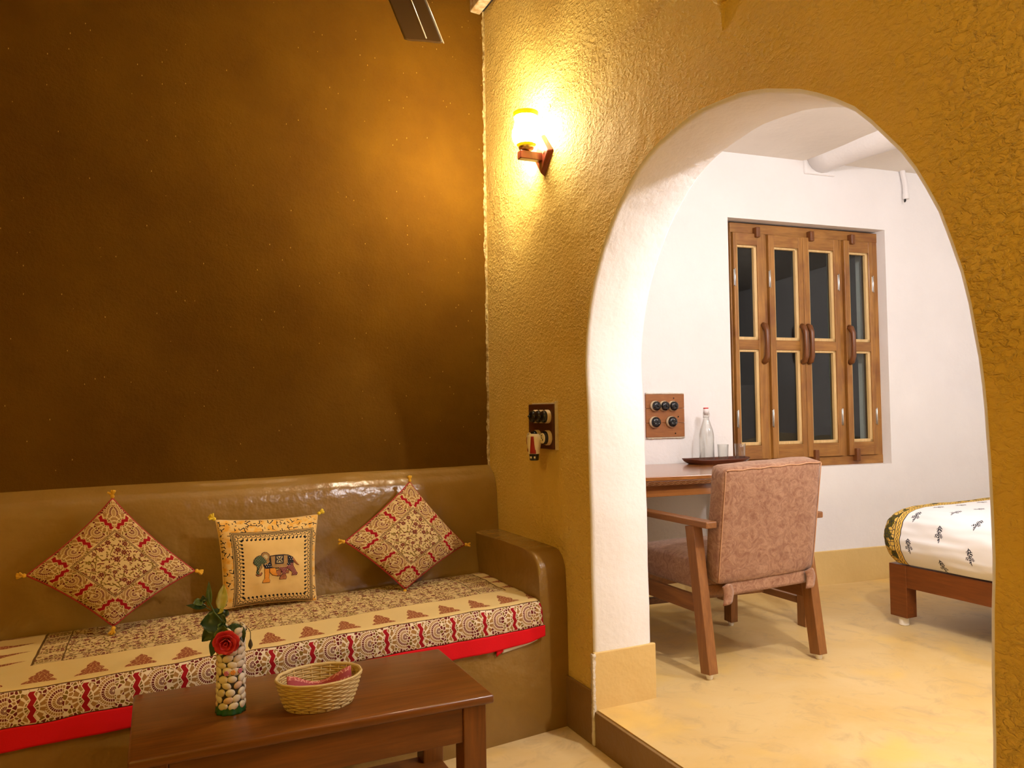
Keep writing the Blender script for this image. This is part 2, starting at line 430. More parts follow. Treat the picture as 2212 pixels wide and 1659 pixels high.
def throw_print(nt, x, s):
    c = vine_field(nt, x, s, k=1.0)
    dense = fan_border(nt, x, s*1.0, .1, .1); dense2 = fan_border(nt, s, x, .1, .1)
    c = col(nt, s > .352, c, dense)
    endz = mxx(x > -.30, x < -1.745)
    c = col(nt, endz, c, dense2)
    line = mxx(abs(s-.402) < .0022, mxx(abs(x+.30) < .002, abs(x+1.745) < .002))
    c = col(nt, mxx(line, abs(s-.352) < .0015), c, (.12, .06, .015))
    # cream bands with motifs
    CR = (.70, .52, .22)
    per = .128
    lx = (fr(x/per+.42)-.5)*per
    mk, mc = lotus(nt, lx, .578-s, .047, .120, x, s)
    band = col(nt, mk, CR, mc)
    ex = mxx(x > -.183, (x < -1.822)*(x > -1.985))
    ls = (fr(s/.105+.2)-.5)*.105
    tx = sel(x > -1.0, .135-(x+.183)*2.2, (x+1.975))
    t2 = tx/.135
    mk2 = (abs(ls + (t2-.5)*.012) < (1.0-t2)*(abs(sin(t2*12.0))*.006+.022))*(t2 > 0.02)*(t2 < 1.0)
    e2 = vor(nt, x, s, 95, 'DISTANCE_TO_EDGE')
    mc2 = col(nt, e2 < .10, (.22, .045, .016), (.45, .22, .08))
    eband = col(nt, mk2, CR, mc2)
    c = col(nt, ex*(s < .44), c, eband)
    c = col(nt, mxx(abs(x+.183) < .003, mxx(abs(x+1.822) < .0035, abs(x+1.985) < .003))*(s < .402), c, (.12, .06, .015))
    c = col(nt, (s > .402)*(1.0-ex*(s < .44)), c, band)
    fb = fan_border(nt, x, s-.612, .098, .128, (.72, .60, .42))
    c = col(nt, s > .608, c, fb)
    c = col(nt, mxx(abs(s-.609) < .002, abs(s-.708) < .0022), c, (.11, .05, .02))
    return c
def elephant_cushion(nt, x, y):
    d = mxx(abs(x), abs(y)); a = sel(abs(x) > abs(y), y, x)
    CRM, INK = (.74, .50, .18), (.012, .010, .012)
    P = vec(nt, x, y)
    c = col(nt, ramp(nt, noi(nt, P, 9, 3), .35, .7), CRM, (.66, .43, .14))
    # outer band: orange blossoms and black sprigs
    o = col(nt, ramp(nt, noi(nt, P, 38, 3), .46, .62), (.72, .48, .17), (.72, .36, .05))
    o = col(nt, (vor(nt, x, y, 62, 'DISTANCE_TO_EDGE') < .10)*(noi(nt, P, 48, 1) < .50)*(noi(nt, vec(nt, y, x), 22, 1) < .55), o, INK)
    c = col(nt, d > .164, c, o)
    for p, w in ((.1635, .0012), (.1585, .0013), (.1535, .0013), (.149, .0010)): c = col(nt, abs(d-p) < w, c, INK)
    c = col(nt, (abs(d-.1562) < .0009)*(fr(a/.005) > .5), c, INK)
    # scallops
    sc = (fr(a/.018)-.5)*.018; sr = ln2(sc, d-.149)
    c = col(nt, (abs(sr-.0095) < .0012)*(d < .149), c, INK)
    c = col(nt, sr < .0022, c, INK)
    # row of commas
    cx = (fr(a/.0165)-.5)*.0165; cy = d-.128
    c = col(nt, mxx(ln2(cx, cy) < .0043, (abs(cx-.0035) < .0016)*(abs(cy-.0045) < .0055)), c, INK)
    c = col(nt, d > .222, c, (.70, .48, .20))
    return c
def bed_print(nt, u, v):
    WH, INK = (.80, .79, .80), (.03, .03, .045)
    iu = fl(u/.155); vv = v + fr(iu*.5)*.17
    lx = (fr(u/.155)-.5)*.155; ly = (fr(vv/.17)-.5)*.17
    r = ln2(lx, ly*.62); th = at2(ly*.62, lx)
    m = (r < abs(cos(th*2.5+.78))*.016+.006)*(fr(r/.0075+th*.8) > .38)
    m = mxx(m, (abs(lx+sin(ly*60)*.004) < .0016)*(abs(ly) < .042))
    m = mxx(m, (ln2(lx, ly-.030) < .008)*(ln2(lx, ly-.030) > .0035))
    c = col(nt, m, WH, INK)
    YE = (.72, .47, .10)
    yb = col(nt, ramp(nt, noi(nt, vec(nt, u, v), 14, 2), .52, .54), YE, (.10, .085, .012))
    ym = col(nt, vor(nt, u, v, 45, 'DISTANCE_TO_EDGE') < .07, yb, INK)
    c = col(nt, u < .185, c, ym)
    ch = (u > .150)*(u < .185)
    chain = mxx(abs(u-.1675-sin(v*150)*.006) < .0015, abs(u-.1675+sin(v*150)*.006) < .0015)
    c = col(nt, ch, c, col(nt, chain, YE, INK))
    c = col(nt, mxx(abs(u-.151) < .002, abs(u-.184) < .0022), c, INK)
    return c
M_floral = fabric('floral_block_print_cotton', floral_cushion)
M_throw = fabric('bench_throw_block_print', throw_print)
M_eleph = fabric('elephant_border_print_cotton', elephant_cushion)
M_bedp = fabric('white_sprig_print_quilt', bed_print, .05)
M_backplain = plain('cushion_back_cotton', (.62, .47, .26), .85)
def book_print(nt, x, y):
    c = col(nt, vor(nt, x, y, 60, 'DISTANCE_TO_EDGE') < .08, (.42, .10, .08), (.66, .33, .25))
    c = col(nt, (ln2((fr(x/.05)-.5)*.05, y-.035) < .014), c, (.50, .02, .02))
    c = col(nt, abs(y-.07) < .008, c, (.36, .07, .075)); return c
M_book = fabric('printed_folded_cloth', book_print)
def dots(name, base, dot, sc=.0062, r=.0016):
    def f(nt, x, y):
        row = fl(y/sc); lx = (fr(x/sc+row*.5)-.5)*sc; ly = (fr(y/sc)-.5)*sc
        return col(nt, ln2(lx, ly) < r, base, dot)
    return fabric(name, f)
E_outline = plain('elephant_outline', (.05, .012, .01), .85)
E_green = dots('elephant_green_dots', (.012, .03, .014), (.45, .48, .25))
E_navy = dots('elephant_navy_dots', (.012, .012, .025), (.65, .58, .42), .0085, .0018)
E_tan = plain('elephant_tan', (.30, .16, .045), .85, c2=(.42, .25, .08), scale=90)
E_orange = dots('elephant_orange_dots', (.62, .22, .02), (.72, .38, .08))
E_maroon = dots('elephant_maroon_dots', (.15, .012, .022), (.66, .45, .28))
E_brown = plain('elephant_brown', (.22, .055, .02), .85, c2=(.40, .15, .04), scale=90)
E_dark = plain('elephant_black', (.012, .010, .014), .85)
E_pale = plain('elephant_pale', (.52, .40, .19), .85)

def suede():
    m, nt, b, tc = new('mottled_tan_suede'); P = tc.outputs['Object']
    n1 = noi(nt, P, 22, 6, .68, 2.2); n2 = noi(nt, P, 70, 4, .6, 1.5)
    c = col(nt, ramp(nt, n1, .36, .64), (.21, .085, .040), (.37, .20, .115))
    c = col(nt, ramp(nt, n2, .52, .75)*.6, c, (.16, .06, .028))
    setc(nt, b, c); b.inputs['Roughness'].default_value = .75; b.inputs['Sheen Weight'].default_value = .25
    bump(nt, b, n1, .3, .006); return m
M_suede = suede()
M_suedeedge = plain('suede_seam', (.50, .27, .15), .8)

# ================================================================== ROOM SHELL
# raised floor of the far room, front floor
bm = NB(); box(bm, -4.4, 0, -6.0, .35, -.12, 0, 0); obj('floor', bm, M_floor, kind='structure')
bm = NB(); box(bm, .004, 4.9, -5.0, .75, -.12, HS, 0); obj('floor_raised', bm, M_floor, kind='structure')
bm = NB()
box(bm, -.010, .004, -4.9, -.982, 0, HS-.004, .002); obj('trim_step', bm, M_skirt, kind='structure')

# arch wall
ARCH_PX = [(1285,1400),(1276,1080),(1270,880),(1268,760),(1280,640),(1310,520),(1345,430),(1400,340),(1470,275),(1540,232),(1620,205),(1690,200),(1760,210),(1840,240),(1910,300),(1970,370),(2020,460),(2070,590),(2100,720),(2115,830),(2128,1000),(2135,1110),(2140,1600)]
arch = [(-.978, -.05)] + [(p.y, p.z) for p in (HX(q) for q in ARCH_PX)]
arch[1] = (-.978, .33); arch[2] = (-.972, .90); arch[3] = (-.966, 1.25)
arch.append((-2.482, -.05))
def densify(pts, step=.05):
    # Catmull-Rom through the measured outline
    out = []
    n = len(pts)
    for i in range(n-1):
        p0, p1, p2, p3 = (Vector(pts[max(0, min(n-1, k))]) for k in (i-1, i, i+1, i+2))
        L = (p2-p1).length; m = max(1, int(L/step))
        for k in range(m):
            t = k/m
            q = .5*((2*p1)+(p2-p0)*t+(2*p0-5*p1+4*p2-p3)*t*t+(3*p1-p0-3*p2+p3)*t**3)
            out.append((q.x, q.y))
    out.append(tuple(pts[-1])); return out
arch = densify(arch)
TW = .257
def wob(y, z, a=.004): return a*(mn.noise(Vector((y*7, z*7, 3.3)))+.5*mn.noise(Vector((y*19, z*19, 1.3))))
def arch_wall():
    bm = NB(); N = len(arch)
    cy, cz = -1.73, 1.1
    def ring(x, off):
        r = []
        for i, (y, z) in enumerate(arch):
            y0, z0 = arch[max(0, i-1)]; y1, z1 = arch[min(N-1, i+1)]
            t = Vector((y1-y0, z1-z0)); t.normalize(); nrm = Vector((-t.y, t.x))
            if nrm.dot(Vector((y-cy, z-cz))) < 0: nrm = -nrm
            w = wob(y, z) if z > .4 else 0
            q = Vector((y, z)) + nrm*(off+w)
            r.append(bm.verts.new((x, q.x, q.y)))
        return r
    r0 = ring(0, .012); r1 = ring(.004, .003); r2 = ring(.014, 0); r3 = ring(.12, -.002); r4 = ring(TW-.015, 0); r5 = ring(TW, .012)
    for k, (A, B) in enumerate(((r0, r1), (r1, r2), (r2, r3), (r3, r4), (r4, r5))):
        for i in range(N-1):
            fc = bm.faces.new((A[i], A[i+1], B[i+1], B[i])); fc.material_index = 1; fc.smooth = True
    def side(r, x, mi):
        # band of quads out to the rectangular rim
        Y0, Y1, ZT = .75, -6.0, 3.62
        outer = []
        for v in r:
            y, z = v.co.y, v.co.z; s = None
            dy, dz = y-cy, z-cz
            if z < 1.1: q = (Y0 if y > cy else Y1, z)
            else:
                ang = math.atan2(dz, dy)
                ky = ((Y0 if dy > 0 else Y1)-cy)/dy if abs(dy) > 1e-6 else 1e9
                kz = (ZT-cz)/dz if dz > 1e-6 else 1e9
                k = min(ky, kz); q = (cy+dy*k, cz+dz*k)
            outer.append(bm.verts.new((x, q[0], q[1])))
        for i in range(N-1):
            fc = bm.faces.new((r[i], r[i+1], outer[i+1], outer[i])); fc.material_index = mi
            a, b = outer[i].co, outer[i+1].co
            for Yc in (Y0, Y1):
                if (abs(a.y-Yc) < 1e-6 and abs(b.z-ZT) < 1e-6 and abs(b.y-Yc) > 1e-6) or (abs(b.y-Yc) < 1e-6 and abs(a.z-ZT) < 1e-6 and abs(a.y-Yc) > 1e-6):
                    cv = bm.verts.new((x, Yc, ZT)); fc = bm.faces.new((outer[i], outer[i+1], cv)); fc.material_index = mi
        return outer
    side(r0, 0, 0); side(r5, TW, 1)
    return bm
o = obj('wall_right', arch_wall(), [M_ochre, M_white], kind='structure')
# skirtings
bm = NB(); box(bm, -.014, .0, -.983, -.60, 0, .198, .004); obj('baseboard_right', bm, M_skirt, kind='structure')
def chip_edge():
    bm = NB(); n = 60
    def fn(i, j):
        z = .005+i*.335; w = .006+.007*abs(mn.noise(Vector((z*38, 2.2, j*1.0))))+.004*abs(mn.noise(Vector((z*110, j*1.0, 0))))
        ed = -.983
        if j < .5: return Vector((-.0165, ed+w*.9, z)) if j < .25 else Vector((-.0165, ed-.004, z))
        return Vector((-.0145, ed-.0055, z)) if j < .75 else Vector((-.0145+w*1.3, ed-.0055, z))
    grid(bm, fn, n, 3); return bm
obj('trim_chipped_edge', chip_edge(), M_chip, kind='structure', solid=.003)
bm = NB(); box(bm, -.006, TW+.012, -.986, -.970, HS-.01, .342, .003); obj('baseboard_jamb', bm, M_tan, kind='structure')
# rough mortar seam in the corner of the dark and the ochre wall
def seam():
    bm = NB(); n = 220
    def fn(i, j):
        z = .97+i*2.6; a = .005+.012*abs(mn.noise(Vector((z*9, 1, 0))))+.010*abs(mn.noise(Vector((z*33, 5, 0))))
        q = .005+.010*abs(mn.noise(Vector((z*47, 8, j*3))))
        if j == 0: return Vector((-a*1.5, -.001, z))
        if j == 1: return Vector((.001, -a*.55, z))
        return Vector((-a*(1-j), -q*.8*math.sin(j*PI)-.003, z))
    grid(bm, fn, n, 6); return bm
obj('trim_corner_seam', seam(), M_rough, kind='structure')
# dark wall behind the bench
def dwall():
    bm = NB()
    def f(x, y, z): return Vector((x, TA*x+y, z))
    box(bm, -4.5, .01, 0, .25, -.05, 3.62, 0, f); return bm
obj('wall_back', dwall(), M_dark, kind='structure')
bm = NB(); box(bm, -4.6, -4.4, -6.0, .2, -.05, 3.62, 0); obj('wall_left', bm, M_ochre, kind='structure')
bm = NB(); box(bm, -4.6, 0, -6.2, -6.0, -.05, 3.62, 0); obj('wall_front', bm, M_ochre, kind='structure')
bm = NB(); box(bm, -4.6, 0, -6.2, .3, 3.6, 3.75, 0); obj('ceiling', bm, M_cream, kind='structure')
# far room: back wall with the window opening
wx0 = HY((1577, 700), YB, TB).x; wx1 = HY((1917, 700), YB, TB).x
wz1 = HY((1750, 484), YB, TB).z; wz0 = HY((1925, 1001), YB, TB).z
wz1 = .5*(HY((1578, 470), YB, TB).z+HY((1915, 497), YB, TB).z)
def back_wall():
    bm = NB(); D = .24
    X0, X1, Z0, Z1 = TW-.05, 4.9, HS-.1, 3.0
    for (a, b, c, d) in ((X0, wx0, Z0, Z1), (wx1, X1, Z0, Z1), (wx0, wx1, Z0, wz0), (wx0, wx1, wz1, Z1)):
        box(bm, a, b, -D, 0, c, d, 0, WF)
    bmesh.ops.remove_doubles(bm, verts=bm.verts[:], dist=.0005)
    return bm
obj('wall_back_far_room', back_wall(), M_white, kind='structure')
bm = NB(); box(bm, TW, 4.8, 0, .012, HS-.005, .343, .005, WF); obj('baseboard_back', bm, M_tan, kind='structure')
bm = NB(); box(bm, 4.7, 4.9, -5.0, .6, -.05, 3.0, 0); obj('wall_right_far_room', bm, M_white, kind='structure')
bm = NB(); box(bm, TW, 4.9, -3.55, -3.4, HS, 1.5, .01); obj('wall_low_partition', bm, M_white, kind='structure')
bm = NB(); box(bm, TW, 4.9, -5.0, -4.85, -.05, 3.0, 0); obj('wall_front_far_room', bm, M_dark, kind='structure')
CZ = 2.806
bm = NB(); box(bm, TW-.1, 4.9, -5.0, .6, CZ, CZ+.2, 0); obj('ceiling_far_room', bm, M_cream, kind='structure')
# whitewashed log under the far ceiling with its plaster pad
def log():
    bm = NB(); pts = []; rr = []
    for i in range(26):
        y = .06-i*.14; pts.append((2.345+.012*math.sin(y*3), y, CZ+.045+.012*math.sin(y*2.1))); rr.append(.118+.012*mn.noise(Vector((y*3, 0, 0))))
    tube(bm, pts, rr, 20); return bm
obj('ceiling_beam', log(), M_white, kind='structure')
bm = NB(); box(bm, 2.225, 2.465, -.02, .018, CZ-.085, CZ+.02, .012, WF, 3); obj('trim_beam_pad', bm, M_white, kind='structure')

# ================================================================== WINDOW
def pw(px, py=740): return HY((1550+px/2.8125, 440+py/2.8125), YWIN, TB)
def WW(x, d, z): return Vector((x, YWIN+TB*x-d, z))
fx0, fx1 = 1.720, 2.866
fz1 = .5*(HY((1580, 483), YWIN, TB).z+HY((1893, 506), YWIN, TB).z)+.004
fz0 = .5*(HY((1904, 997), YWIN, TB).z+HY((1765, 1003), YWIN, TB).z)-.01
win = bpy.data.objects.new('window_1', None); COL.objects.link(win); win.location = WW((fx0+fx1)/2, 0, fz0); win['kind'] = 'structure'
ORG[win.name] = Vector(win.location)
bm = NB(); FD = .075
xl = [pw(p).x for p in (92, 283, 308, 728, 765, 935)]
box(bm, fx0, fx1, -FD, .006, fz1-.062, fz1, .003, WW, mi=0); box(bm, fx0, fx1, -FD, .006, fz0, fz0+.058, .003, WW, mi=0)
obj('frame_rail', bm, M_teakx, win)
for a, b in ((fx0, xl[0]), (xl[1]-.002, xl[2]-.004), (xl[3]+.004, xl[4]-.002), (xl[5]+.004, fx1)):
    bm = NB(); box(bm, a, b, -FD, .004, fz0+.055, fz1-.06, .003, WW); obj('frame_post', bm, M_teakz, win)
gx = [(120, 215), (345, 465), (555, 680), (800, 890)]
sx = [(xl[0]+.002, xl[1]-.004), (xl[2]-.002, pw(513).x), (pw(515).x, xl[3]+.002), (xl[4], xl[5]+.002)]
sz0, sz1 = fz0+.060, fz1-.064
zt = pw(400, 235+40).z; zmid1 = pw(430, 833).z; zmid0 = pw(430, 893).z
ztop = sz1-.075; zbot = sz0+.085
zm = .5*(zmid0+zmid1)
for k in range(4):
    a, b = sx[k]; g0, g1 = pw(gx[k][0]-5).x, pw(gx[k][1]+21).x
    bm = NB()
    box(bm, a, g0, -.012, .022, sz0, sz1, .003, WW); box(bm, g1, b, -.012, .022, sz0, sz1, .003, WW)
    sash = obj('sash', bm, M_teakz, win)
    bm = NB()
    for z0, z1 in ((sz0, zbot), (zm-.03, zm+.03), (ztop, sz1)): box(bm, g0-.001, g1+.001, -.012, .0215, z0, z1, .002, WW)
    obj('sash_rail', bm, M_teakx, sash)
    for z0, z1 in ((zbot, zm-.03), (zm+.03, ztop)):
        bm = NB(); t = .016
        for q in ((g0, g0+.008, z0, z1), (g1-.020, g1, z0, z1), (g0, g1, z0, z0+.020), (g0, g1, z1-.014, z1)):
            box(bm, q[0], q[1], -.006, .016, q[2], q[3], .003, WW)
        obj('glazing_bead', bm, M_bead, sash)
        bm = NB(); box(bm, g0, g1, -.004, .0, z0, z1, 0, WW); obj('pane', bm, M_pane, sash)
    # handle on the meeting stile, hinges on the hung stile, a turn button at the head
    hx = (b-.022) if k < 2 else (a+.022)
    hz = zm+.01
    bm = NB()
    tube(bm, [WW(hx, .02, hz+.115), WW(hx, .040, hz+.107), WW(hx, .054, hz+.075), WW(hx, .056, hz), WW(hx, .054, hz-.075), WW(hx, .040, hz-.107), WW(hx, .02, hz-.115)], [.018, .019, .016, .014, .016, .019, .018], 10)
    obj('handle', bm, M_handle, sash)
    hgx = (a+.004) if k < 2 else (b-.004)
    for z in (sz1-.28, sz0+.25):
        bm = NB(); cyl(bm, WW(hgx, .026, z-.055), WW(hgx, .026, z+.055), .004, n=10); box(bm, hgx-.007, hgx+.007, .02, .0235, z-.05, z+.05, .001, WW)
        obj('hinge', bm, M_steel, sash)
    if k != 1:
        bx = (b-.055) if k == 0 else (a+.06)
        bm = NB(); box(bm, bx-.015, bx+.015, .0, .042, sz1-.025, sz1+.040, .006, WW); obj('turn_button', bm, M_handle, win)
    if k >= 2:
        bx = a+.055
        bm = NB(); box(bm, bx-.015, bx+.015, .0, .042, sz0-.035, sz0+.045, .006, WW); obj('turn_button', bm, M_handle, win)
# night outside: unlit ground and a pale post by the window
bm = NB(); box(bm, -1, 9, .7, 9, -.6, -.5, 0); obj('ground', bm, M_night, kind='structure')
bm = NB(); box(bm, 3.44, 3.48, 1.0, 1.05, -.5, 3.0, .01)
obj('porch_post', bm, M_out, label='pale green porch post outside the dark window, behind its right sash', cat='post')

# ================================================================== PLASTER BENCH
bench = thing('plaster_bench', 'long brown polished plaster bench built against the dark wall', 'bench', BF(-1.5, .4, 0))
prof = [(0, .984), (.012, .978), (.030, .962), (.050, .947), (.068, .925), (.080, .895), (.088, .85), (.096, .78), (.104, .70), (.114, .62), (.128, .55), (.142, .50), (.145, .40)]
def prof_at(t, pr):
    k = t*(len(pr)-1); i = min(int(k), len(pr)-2); f = k-i
    return pr[i][0]*(1-f)+pr[i+1][0]*f, pr[i][1]*(1-f)+pr[i+1][1]*f
bm = NB()
def fb(i, j):
    d, z = prof_at(j, prof); x = -3.6+i*3.598
    q = .006*mn.noise(Vector((x*2.1, z*3, 0)))+.0022*mn.noise(Vector((x*6, z*9, 4)))
    return BF(x, d+(q if d > .02 else 0), z+(q*.8 if d > .02 else .5*q))
grid(bm, fb, 150, 36)
obj('backrest', bm, M_bench, bench, smooth=True)
bm = NB()
sp = [(.09, .488), (.3, .488), (.60, .488), (.735, .487), (.757, .480), (.769, .466), (.773, .445), (.773, .3), (.774, .15), (.775, -.002)]
def fs(i, j):
    d, z = prof_at(j, sp); x = -3.6+i*3.598
    q = .003*mn.noise(Vector((x*2.3, z*4, 7)))
    return BF(x, d+q*(1 if z < .48 else 0), z)
grid(bm, fs, 110, 45); obj('seat', bm, M_bench, bench, smooth=True)
bm = NB()
def arm():
    b = bmesh.new()
    outl = [(.09, 0), (.09, .684), (.40, .686), (.62, .686)]
    for k in range(1, 9):
        a = PI/2*(1-k/8); outl.append((.672+.0905*math.cos(a)*1.0, .594+.092*math.sin(a)))
    outl += [(.769, .5), (.773, .3), (.775, 0)]
    L = [b.verts.new(BF(-.128, d, z)) for d, z in outl]; Rr = [b.verts.new(BF(.002, d, z)) for d, z in outl]
    b.faces.new(L); b.faces.new(Rr)
    n = len(outl)
    es = []
    for i in range(n):
        f = b.faces.new((L[i], L[(i+1) % n], Rr[(i+1) % n], Rr[i])); f.smooth = True
    es = [e for e in b.edges if e.verts[0] in L and e.verts[1] in L]
    bmesh.ops.bevel(b, geom=es, offset=.014, segments=4, affect='EDGES', profile=.5)
    return b
obj('armrest', arm(), M_bench, bench, smooth=math.radians(40))

# ---- throw on the bench seat
thr = thing('bench_throw', 'cream block-printed throw with a red hem spread over the plaster bench seat', 'throw', BF(-1.2, .45, .50))
SEATZ = .496
def throw_pt(x, s):
    # s = distance from the back edge across the seat and down the front
    d0 = .152
    flat = .590; R = .040; arcl = R*PI/2
    nz = .004*mn.noise(Vector((x*5, s*7, 1)))+.003*mn.noise(Vector((x*13, s*16, 5)))
    puff = .013+nz
    if s < flat:
        d, z = d0+s, SEATZ+puff
        back = min(1, s/.05); z = SEATZ+.004+(puff-.004)*back
    elif s < flat+arcl:
        a = (s-flat)/R; d = d0+flat+R*math.sin(a); z = SEATZ+puff-R*(1-math.cos(a))
    else:
        d = d0+flat+R+.006+ .006*mn.noise(Vector((x*9, 3, 0)))*(s-flat-arcl)/.1; z = SEATZ+puff-R-(s-flat-arcl)
    return BF(x, d, z)
XA, XB = -2.75, -.129
S0, S1, S2 = .0, .708, .768
def xr(x01, s):
    e = XB + .010*max(0, (s-.6)/.15)
    e += .004*mn.noise(Vector((s*14, 9, 0)))
    return XA + x01*(e-XA)
bm = NB()
grid(bm, lambda i, j: throw_pt(xr(i, S0+j*(S1-S0)), S0+j*(S1-S0)), 330, 90, lambda i, j: (XA+i*(XB-XA), S0+j*(S1-S0)))
obj('printed_panel', bm, M_throw, thr, smooth=True, solid=.0035)
def hemlen(x): return S2+.004*mn.noise(Vector((x*3, 0, 8)))-.022*max(0, (x+.40)/.28)**2*.9 if x > -.40 else S2+.006*mn.noise(Vector((x*2.2, 0, 8)))
bm = NB()
def fh(i, j):
    x = xr(i, .75); e = hemlen(x); s = S1+.0005+j*(e-S1); p = throw_pt(x, s)
    w = .006*mn.noise(Vector((x*7, 2, 0)))*j; return p+Vector((0, -.001-abs(w), 0))
grid(bm, fh, 300, 10); obj('red_hem', bm, M_redhem, thr, smooth=True, solid=.004, label='plain red hem')
bm = NB()
def fl_(i, j):
    x = -.305+i*.155; e = hemlen(x); s = e-.012+j*(.030-.012*i); return throw_pt(x, s)+Vector((0, .0065, 0))
grid(bm, fl_, 16, 4); obj('lining', bm, M_lining, thr, smooth=True, solid=.002, label='white lining')
bm = NB()
def fc_(i, j):
    x = -.332+i*.030; e = hemlen(x); s = e-.012+j*(.036-.014*i); return throw_pt(x, s)+Vector((0, .004, 0))
grid(bm, fc_, 4, 4); obj('hem_corner', bm, M_redhem, thr, smooth=True, solid=.003)

# ================================================================== CUSHIONS
def cushion(label, corners, mat, T, tassel_mat, group, pinch=.055, side_mat=None, tas=(0, 1, 2, 3), seed=0, redlip=True, half=HALF, uo=0, vo=0):
    """corners in order (-1,-1),(1,-1),(1,1),(-1,1) of the print"""
    C = [Vector(c) for c in corners]
    ctr = sum(C, Vector())/4
    n = ((C[1]-C[0]).cross(C[3]-C[0])+(C[3]-C[2]).cross(C[1]-C[2])); n.normalize()
    if n.dot(CAM-ctr) < 0: n = -n
    lo = min(c.z for c in C)
    t = thing('cushion', label, 'cushion', (ctr.x, ctr.y, lo), group)
    def flat(u, v):
        u2 = u*(1-pinch*(1-v*v)); v2 = v*(1-pinch*(1-u*u))
        return (C[0]*(1-u2)*(1-v2)+C[1]*(1+u2)*(1-v2)+C[2]*(1+u2)*(1+v2)+C[3]*(1-u2)*(1+v2))/4
    def prof_(u, v):
        a = max(0, (1-u*u)*(1-v*v)); return T*a**.48
    def front(u, v, lift=0):
        w = .0035*mn.noise(Vector((u*3.2+seed, v*3.2, 0)))+.002*mn.noise(Vector((u*8+seed, v*8, 3)))
        ed = (1-abs(u)**6)*(1-abs(v)**6)
        return flat(u, v)+n*(prof_(u, v)+w*ed+lift+.001)
    def back(u, v): return flat(u, v)-n*(prof_(u, v)*.75+.001)
    # front and back faces
    N = 60
    def q(t_): # denser toward the edge
        s = t_*2-1; return math.sin(s*PI/2)*.75+s*.25
    bm = NB(); grid(bm, lambda i, j: front(q(i), q(j)), N, N, lambda i, j: ((q(i)-uo)*half, (q(j)-vo)*half))
    fo = obj('front_panel', bm, mat, t, smooth=True)
    bm = NB(); grid(bm, lambda i, j: back(q(i), q(j)), 40, 40)
    obj('back_panel', bm, side_mat or M_backplain, t, smooth=True)
    loop = []
    for k in range(4):
        for s in range(24):
            a = -1+2*s/24
            loop.append([(a, -1), (1, a), (-a, 1), (-1, -a)][k])
    bm = NB(); tube(bm, [flat(*p)-n*.001 for p in loop], .0042 if redlip else .003, 8, closed=True)
    obj('piping', bm, M_redpipe if redlip else mat_seam, t, smooth=True)
    for k in tas:
        c = C[k]; out = (c-ctr).normalized()
        bm = NB(); r2 = random.Random(k+seed*7)
        ball(bm, c+out*.008, .0075, n=8)
        for s in range(7):
            dv = (out+Vector((r2.uniform(-.7, .7), r2.uniform(-.5, .5), r2.uniform(-.7, .7)))).normalized()
            tube(bm, [c+out*.010, c+out*.012+dv*.012, c+out*.010+dv*.021], [.0030, .0042, .0030], 6)
        obj('tassel', bm, tassel_mat, t, smooth=True)
    return t, front
mat_seam = plain('cream_seam', (.66, .44, .17), .85)
G = 'cushions leaning on the bench'
def BY(p, d): return HY(p, -d, TA)
cushion('larger floral diamond-standing cushion with red edge, nearest the bench end away from the armrest',
        [BY((245, 1352), .335), BY((420, 1233), .262), BY((243, 1077), .195), BY((58, 1243), .262)], M_floral, .058, M_tassel, G, .07, seed=1)
_, ele_front = cushion('square cream cushion with an elephant print, between the two floral cushions',
        [BY((482, 1316), .262), BY((683, 1297), .262), BY((686, 1112), .198), BY((466, 1124), .205)], M_eleph, .052, M_tassel2, G, .062, tas=(2, 3), seed=2, redlip=False, uo=.05, vo=-.16)
cushion('floral cushion standing on its corner beside the bench armrest',
        [BY((875, 1272), .315), BY((1003, 1176), .235), BY((885, 1042), .165), BY((746, 1170), .262)], M_floral, .056, M_tassel, G, .05, seed=3)
ele_t = _
